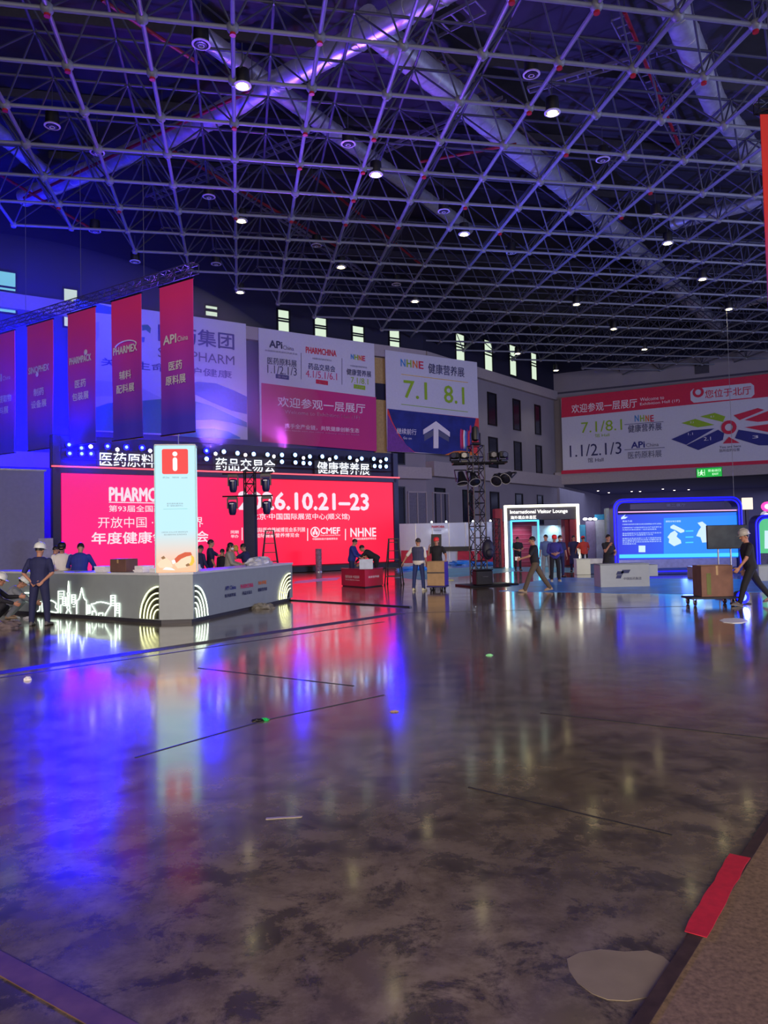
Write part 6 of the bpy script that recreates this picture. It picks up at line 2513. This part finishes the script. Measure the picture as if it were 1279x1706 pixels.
    if wear.get('mask'):
        MB().ball(g(0, .048, -.046), (.066, .058, .048), 14, 0, HR).build('face_mask', M_white, root)
    M = Matrix.Translation((at[0], at[1], 0)) @ Matrix.Rotation(radians(heading), 4, 'Z') @ Matrix.Scale(scale, 4)
    return root, [M @ v for v in hands]


def gxy(px, py):
    p = ground(px, py)
    return (p.x, p.y)


def dxy(px, y):
    p = at_depth(px, 899, y)
    return (p.x, p.y)


c_navy = mat('navy_cotton', (34, 38, 84), .8, var=.12)
c_navy2 = mat('navy_work_trousers', (32, 36, 78), .8, var=.12)
c_black = mat('black_cotton', (24, 24, 34), .8, var=.15)
c_black2 = mat('black_trousers', (22, 22, 32), .8, var=.15)
c_blue = mat('royal_blue_work_shirt', (28, 44, 132), .8, var=.1)
c_white = mat('white_cotton', (214, 210, 206), .8, var=.05)
c_grey = mat('light_grey_work_jacket', (136, 142, 150), .8, var=.1)
c_beige = mat('beige_jacket', (150, 146, 132), .8, var=.08)
c_olive = mat('olive_brown_trousers', (86, 74, 62), .8, var=.1)
c_jean = mat('blue_jeans', (38, 50, 104), .8, var=.15)
c_vest = mat('slate_vest', (60, 62, 96), .75, var=.1)
c_red = mat('orange_red_shirt', (196, 66, 52), .8, var=.1)
c_lblue = mat('light_blue_shirt', (92, 118, 176), .8, var=.08)
c_stone = mat('stone_trousers', (150, 160, 176), .8, var=.08)
c_violet = mat('violet_blue_shirt', (48, 44, 132), .8, var=.1)
c_cap = mat('bright_red_cap', (232, 34, 40), .5, var=.05)
c_helm = mat('white_helmet_shell', (222, 228, 226), .3, var=.02)
c_shoeB = mat('black_shoe', (24, 24, 28), .5)
c_shoeW = mat('pale_yellow_shoe', (206, 202, 168), .5)
c_shoeT = mat('tan_shoe', (160, 136, 110), .5)
c_shoeG = mat('grey_shoe', (96, 92, 96), .5)
soleW = mat('pale_rubber_sole', (190, 188, 180), .5)

NEAR, FAR = .0075, .0105
person('man in white helmet seen from behind, hands clasped behind his back', gxy(66, 1042), 0,
       dict(lean=1, legs=((2, 7, 2), (0, 7, 2)), arms=((-16, 20, -14, -46), (-16, 20, -8, -44)), head=(8, -12), palm=((0, -1, 0), (0, -1, 0)), curl=(30, 45)),
       dict(top=c_navy, legs=c_navy2, shoes=c_shoeG, hat='helmet', hat_mat=c_helm, face=False, sleeve=.85, hem=-.12, leg=1.12, girth=1.16), 1.02, NEAR)
person('squatting worker in white helmet and black clothes cut by the left edge', gxy(-27, 1044), -72,
       dict(lean=30, legs=((100, 14, 138), (88, 14, 132)), arms=((40, 14, 70, -8), (50, 10, 90, -10)), head=(14, 10)),
       dict(top=c_black, legs=c_black2, shoes=c_shoeB, hat='helmet', hat_mat=c_helm, sleeve=1.9), 1.0, NEAR)
person('squatting worker in white helmet and light grey jacket at the counter foot', gxy(4, 1033), -70,
       dict(lean=42, legs=((104, 16, 140), (96, 16, 138)), arms=((50, 12, 66, -6), (46, 12, 60, -8)), head=(26, 0)),
       dict(top=c_grey, legs=c_grey, shoes=c_shoeT, hat='helmet', hat_mat=c_helm, sleeve=1.9, girth=1.12), 1.0, NEAR)
pw, hw = person('man in white shirt and black cap reading behind the counter', dxy(103, 19.6), 205,
                dict(lean=8, arms=((22, 14, 66, -26), (26, 14, 70, -24)), head=(26, -12)),
                dict(top=c_white, legs=c_black2, shoes=c_shoeB, hat='cap', hat_mat=M_black, sleeve=.7), 1.05, NEAR)
person('man in royal blue work shirt seen from behind, bent over the counter', dxy(131, 19.3), 8,
       dict(lean=14, arms=((26, 22, 60, -18), (26, 22, 60, -18)), head=(24, 8)),
       dict(top=c_blue, legs=c_navy2, shoes=c_shoeB, sleeve=1.9, face=False, girth=1.15), 1.05, NEAR)
person('man in grey top standing farther off by the pale panel', dxy(90, 24.5), -60,
       dict(lean=3, head=(10, 0)), dict(top=mat('dim_grey_top', (100, 98, 116), .8), legs=c_black2, shoes=c_shoeB, sleeve=.7), 1.0, FAR)
person('person in dark clothes half hidden right behind the glowing tower', dxy(331, 24), -40,
       dict(lean=4, arms=((10, 10, 40, -10), (10, 10, 50, -10)), head=(16, 0)), dict(top=c_navy, legs=c_black2, shoes=c_shoeB, sleeve=1.8), .96, FAR)
person('slim tall person in navy holding an arm out toward the beige jacket', dxy(349, 24.5), -75,
       dict(lean=2, arms=((10, 8, 24, 0), (58, 8, 92, 4)), head=(4, 0)), dict(top=c_navy, legs=c_navy2, shoes=c_shoeB, sleeve=.8, girth=.92), 1.06, FAR)
person('person in black standing just left of the beige jacket', dxy(369, 24.2), -20,
       dict(lean=2, head=(8, 0)), dict(top=c_black, legs=c_black2, shoes=c_shoeB, sleeve=1.8, girth=.85), .88, FAR)
pb, hb_ = person('woman in beige jacket and face mask standing behind the counter', dxy(380, 22.6), -85,
                 dict(lean=4, arms=((18, 8, 70, -10), (22, 8, 78, -10)), head=(14, 0)),
                 dict(top=c_beige, legs=c_black2, shoes=c_shoeB, sleeve=1.9, hair='long', mask=True, girth=1.1, top_name='jacket'), .99, NEAR)
py_, hy_ = person('man in navy leaning and holding a yellow object beside the draped tower', dxy(413, 24.0), 80,
                  dict(lean=14, arms=((62, 4, 160, -8), (62, 4, 160, -8)), head=(10, 0), palm=((-1, 0, 0), (1, 0, 0))),
                  dict(top=c_navy, legs=c_navy2, shoes=c_shoeB, sleeve=.7), .98, FAR)
p = (hy_[0] + hy_[1]) / 2
t = thing('yellow_package', 'yellow package held up by the man beside the draped tower', 'package', (p.x, p.y, p.z - .08), .3)
MB().bbox((0, 0, .09), (.24, .1, .18), .03).build('package_body', mat('yellow_wrapper', (196, 156, 44), .5, var=.1), t)
MB().bbox((0, 0, .19), (.2, .04, .03), .01).build('folded_top', mat('yellow_wrapper', (196, 156, 44), .5), t)
person('man in blue standing at the red desk, seen from the side', dxy(585, 28.6), -100,
       dict(lean=8, arms=((24, 8, 64, -8), (30, 8, 70, -8)), head=(26, 0)),
       dict(top=c_blue, legs=c_navy2, shoes=c_shoeB, sleeve=1.6, girth=1.12), 1.02, FAR)
person('man in black bending low over the red desk', dxy(626, 28.9), 80,
       dict(lean=58, legs=((6, 6, 4), (-4, 6, 4)), arms=((38, 8, 40, -6), (46, 8, 48, -6)), head=(10, 0)),
       dict(top=c_black, legs=c_black2, shoes=c_shoeB, sleeve=1.8, girth=1.1), 1.04, FAR)
person('man in slate vest over white shirt and jeans, arm stretched to the left', gxy(698, 984), -25,
       dict(lean=-2, legs=((4, 5, 2), (-4, 6, 4)), arms=((10, 6, 30, 0), (-16, 34, -8, 30)), head=(4, 60), twist=6),
       dict(top=c_white, vest=c_vest, legs=c_jean, shoes=c_shoeW, sole=soleW, sleeve=.9, hem=-.12, girth=1.12, hair_mat=mat('cropped_hair', (58, 46, 48), .6)), 1.0, NEAR)
person('man in red cap and black shirt holding a hand to his face behind tan carton', dxy(727, 25.2), 160,
       dict(lean=1, arms=((40, 10, 160, -12), (20, 30, 60, 14)), head=(4, 6)),
       dict(top=c_black, legs=c_black2, shoes=c_shoeB, hat='cap', hat_mat=c_cap, sleeve=.7), 1.0, NEAR)
pk, hk = person('man in black tee and olive trousers striding left across the floor', gxy(893, 986), 84,
                dict(lean=5, legs=((-26, 4, 8), (27, 4, 6)), arms=((-14, 10, 0, 2), (34, 8, 74, -6)), head=(6, 8), foot=(10, -10)),
                dict(top=c_black, legs=c_olive, shoes=c_shoeT, sole=soleW, sleeve=.75, hem=-.12, leg=1.1, flare=.01), 1.03, NEAR)
t = thing('paper_note', 'white folded paper held by the striding man in black', 'paper', hk[1], .2)
MB().bbox((-.02, 0, .03), (.16, .03, .11), .005).build('folded_sheet', M_paper, t)
person('woman in black standing in the red doorway, arms folded', gxy(863, 951), 186,
       dict(lean=1, arms=((16, 12, 74, -44), (16, 12, 70, -40)), head=(6, 10)),
       dict(top=c_black, legs=c_black2, shoes=c_shoeB, sleeve=.7), .98, FAR)
person('man in red cap and violet blue shirt with folded arms', gxy(925, 969), 176,
       dict(lean=1, legs=((2, 4, 2), (0, 5, 2)), arms=((14, 14, 68, -40), (14, 14, 74, -42)), head=(14, 10)),
       dict(top=c_violet, legs=c_black2, shoes=c_shoeW, sole=soleW, hat='cap', hat_mat=c_cap, sleeve=1.7, leg=1.08), 1.0, NEAR)
person('man in light blue shirt and pale trousers left of the folded arms man', gxy(911, 961), 150,
       dict(lean=1, head=(4, -20)), dict(top=c_lblue, legs=c_stone, shoes=c_shoeB, sleeve=.8), 1.02, FAR)
person('person with white mask just behind the folded arms man', dxy(932, 30.5), 200,
       dict(lean=1, head=(6, 0)), dict(top=c_navy, legs=c_navy2, shoes=c_shoeB, sleeve=.8, mask=True), 1.0, FAR)
person('woman in dark blue dress standing beyond the white counter', gxy(957, 953), 160,
       dict(lean=2, head=(10, 20), arms=((8, 10, 40, -10), (8, 10, 20, 0))), dict(top=c_navy, legs=c_navy, shoes=c_shoeB, sleeve=.6, skirt=True, hair='long'), .98, FAR)
person('person in orange red shirt and cap seen from behind at white counter', dxy(972, 34.5), 10,
       dict(lean=4, arms=((18, 24, 50, -6), (18, 24, 50, -6)), head=(10, 0)), dict(top=c_red, legs=c_black2, shoes=c_shoeB, hat='cap', hat_mat=c_cap, sleeve=.7, face=False, girth=1.1), .96, FAR)
person('woman in black dress with a hand at her chin behind the grey counter', dxy(1012, 26.0), 200,
       dict(lean=1, arms=((30, 8, 152, -22), (14, 10, 74, -36)), head=(6, -10)),
       dict(top=c_black, legs=c_black, shoes=c_shoeB, sleeve=.6, skirt=True, hair='short'), .99, NEAR)
pc, hc_ = person('man in pale helmet and black clothes pushing the trolley at right', gxy(1252, 1009), 82,
                 dict(lean=7, legs=((-28, 4, 10), (24, 4, 8)), arms=((-6, 10, 10, 0), (20, 6, 38, 0)), head=(12, 6), foot=(12, -8)),
                 dict(top=c_black, legs=c_black2, shoes=c_shoeG, sole=soleW, hat='helmet', hat_mat=mat('dusty_helmet_shell', (176, 172, 166), .4), sleeve=.7, hem=-.12, leg=1.08), 1.03, NEAR)

# ------------------------------------------------------------------ stage haze drifting in front of the left wall
def haze(name, label, c, d, dens, rz=0):
    m = bpy.data.materials.new('thin_stage_haze')
    m.use_nodes = True
    nt = m.node_tree
    nt.nodes.remove(nt.nodes['Principled BSDF'])
    v = nt.nodes.new('ShaderNodeVolumePrincipled')
    v.inputs['Color'].default_value = (.9, .9, 1, 1)
    v.inputs['Density'].default_value = dens
    v.inputs['Anisotropy'].default_value = .25
    nt.links.new(v.outputs[0], nt.nodes['Material Output'].inputs['Volume'])
    o = MB().ball((0, 0, 0), d, 40).build(name, m)
    o.location = c
    o.rotation_euler = (0, 0, rz)
    tag(o, label, 'haze', None, 'stuff')
    return o


haze('haze', 'thin blue lit stage haze hanging over the left end of the red screen', (-17.5, 38, 9), (16, 8, 8), .026, lrz)
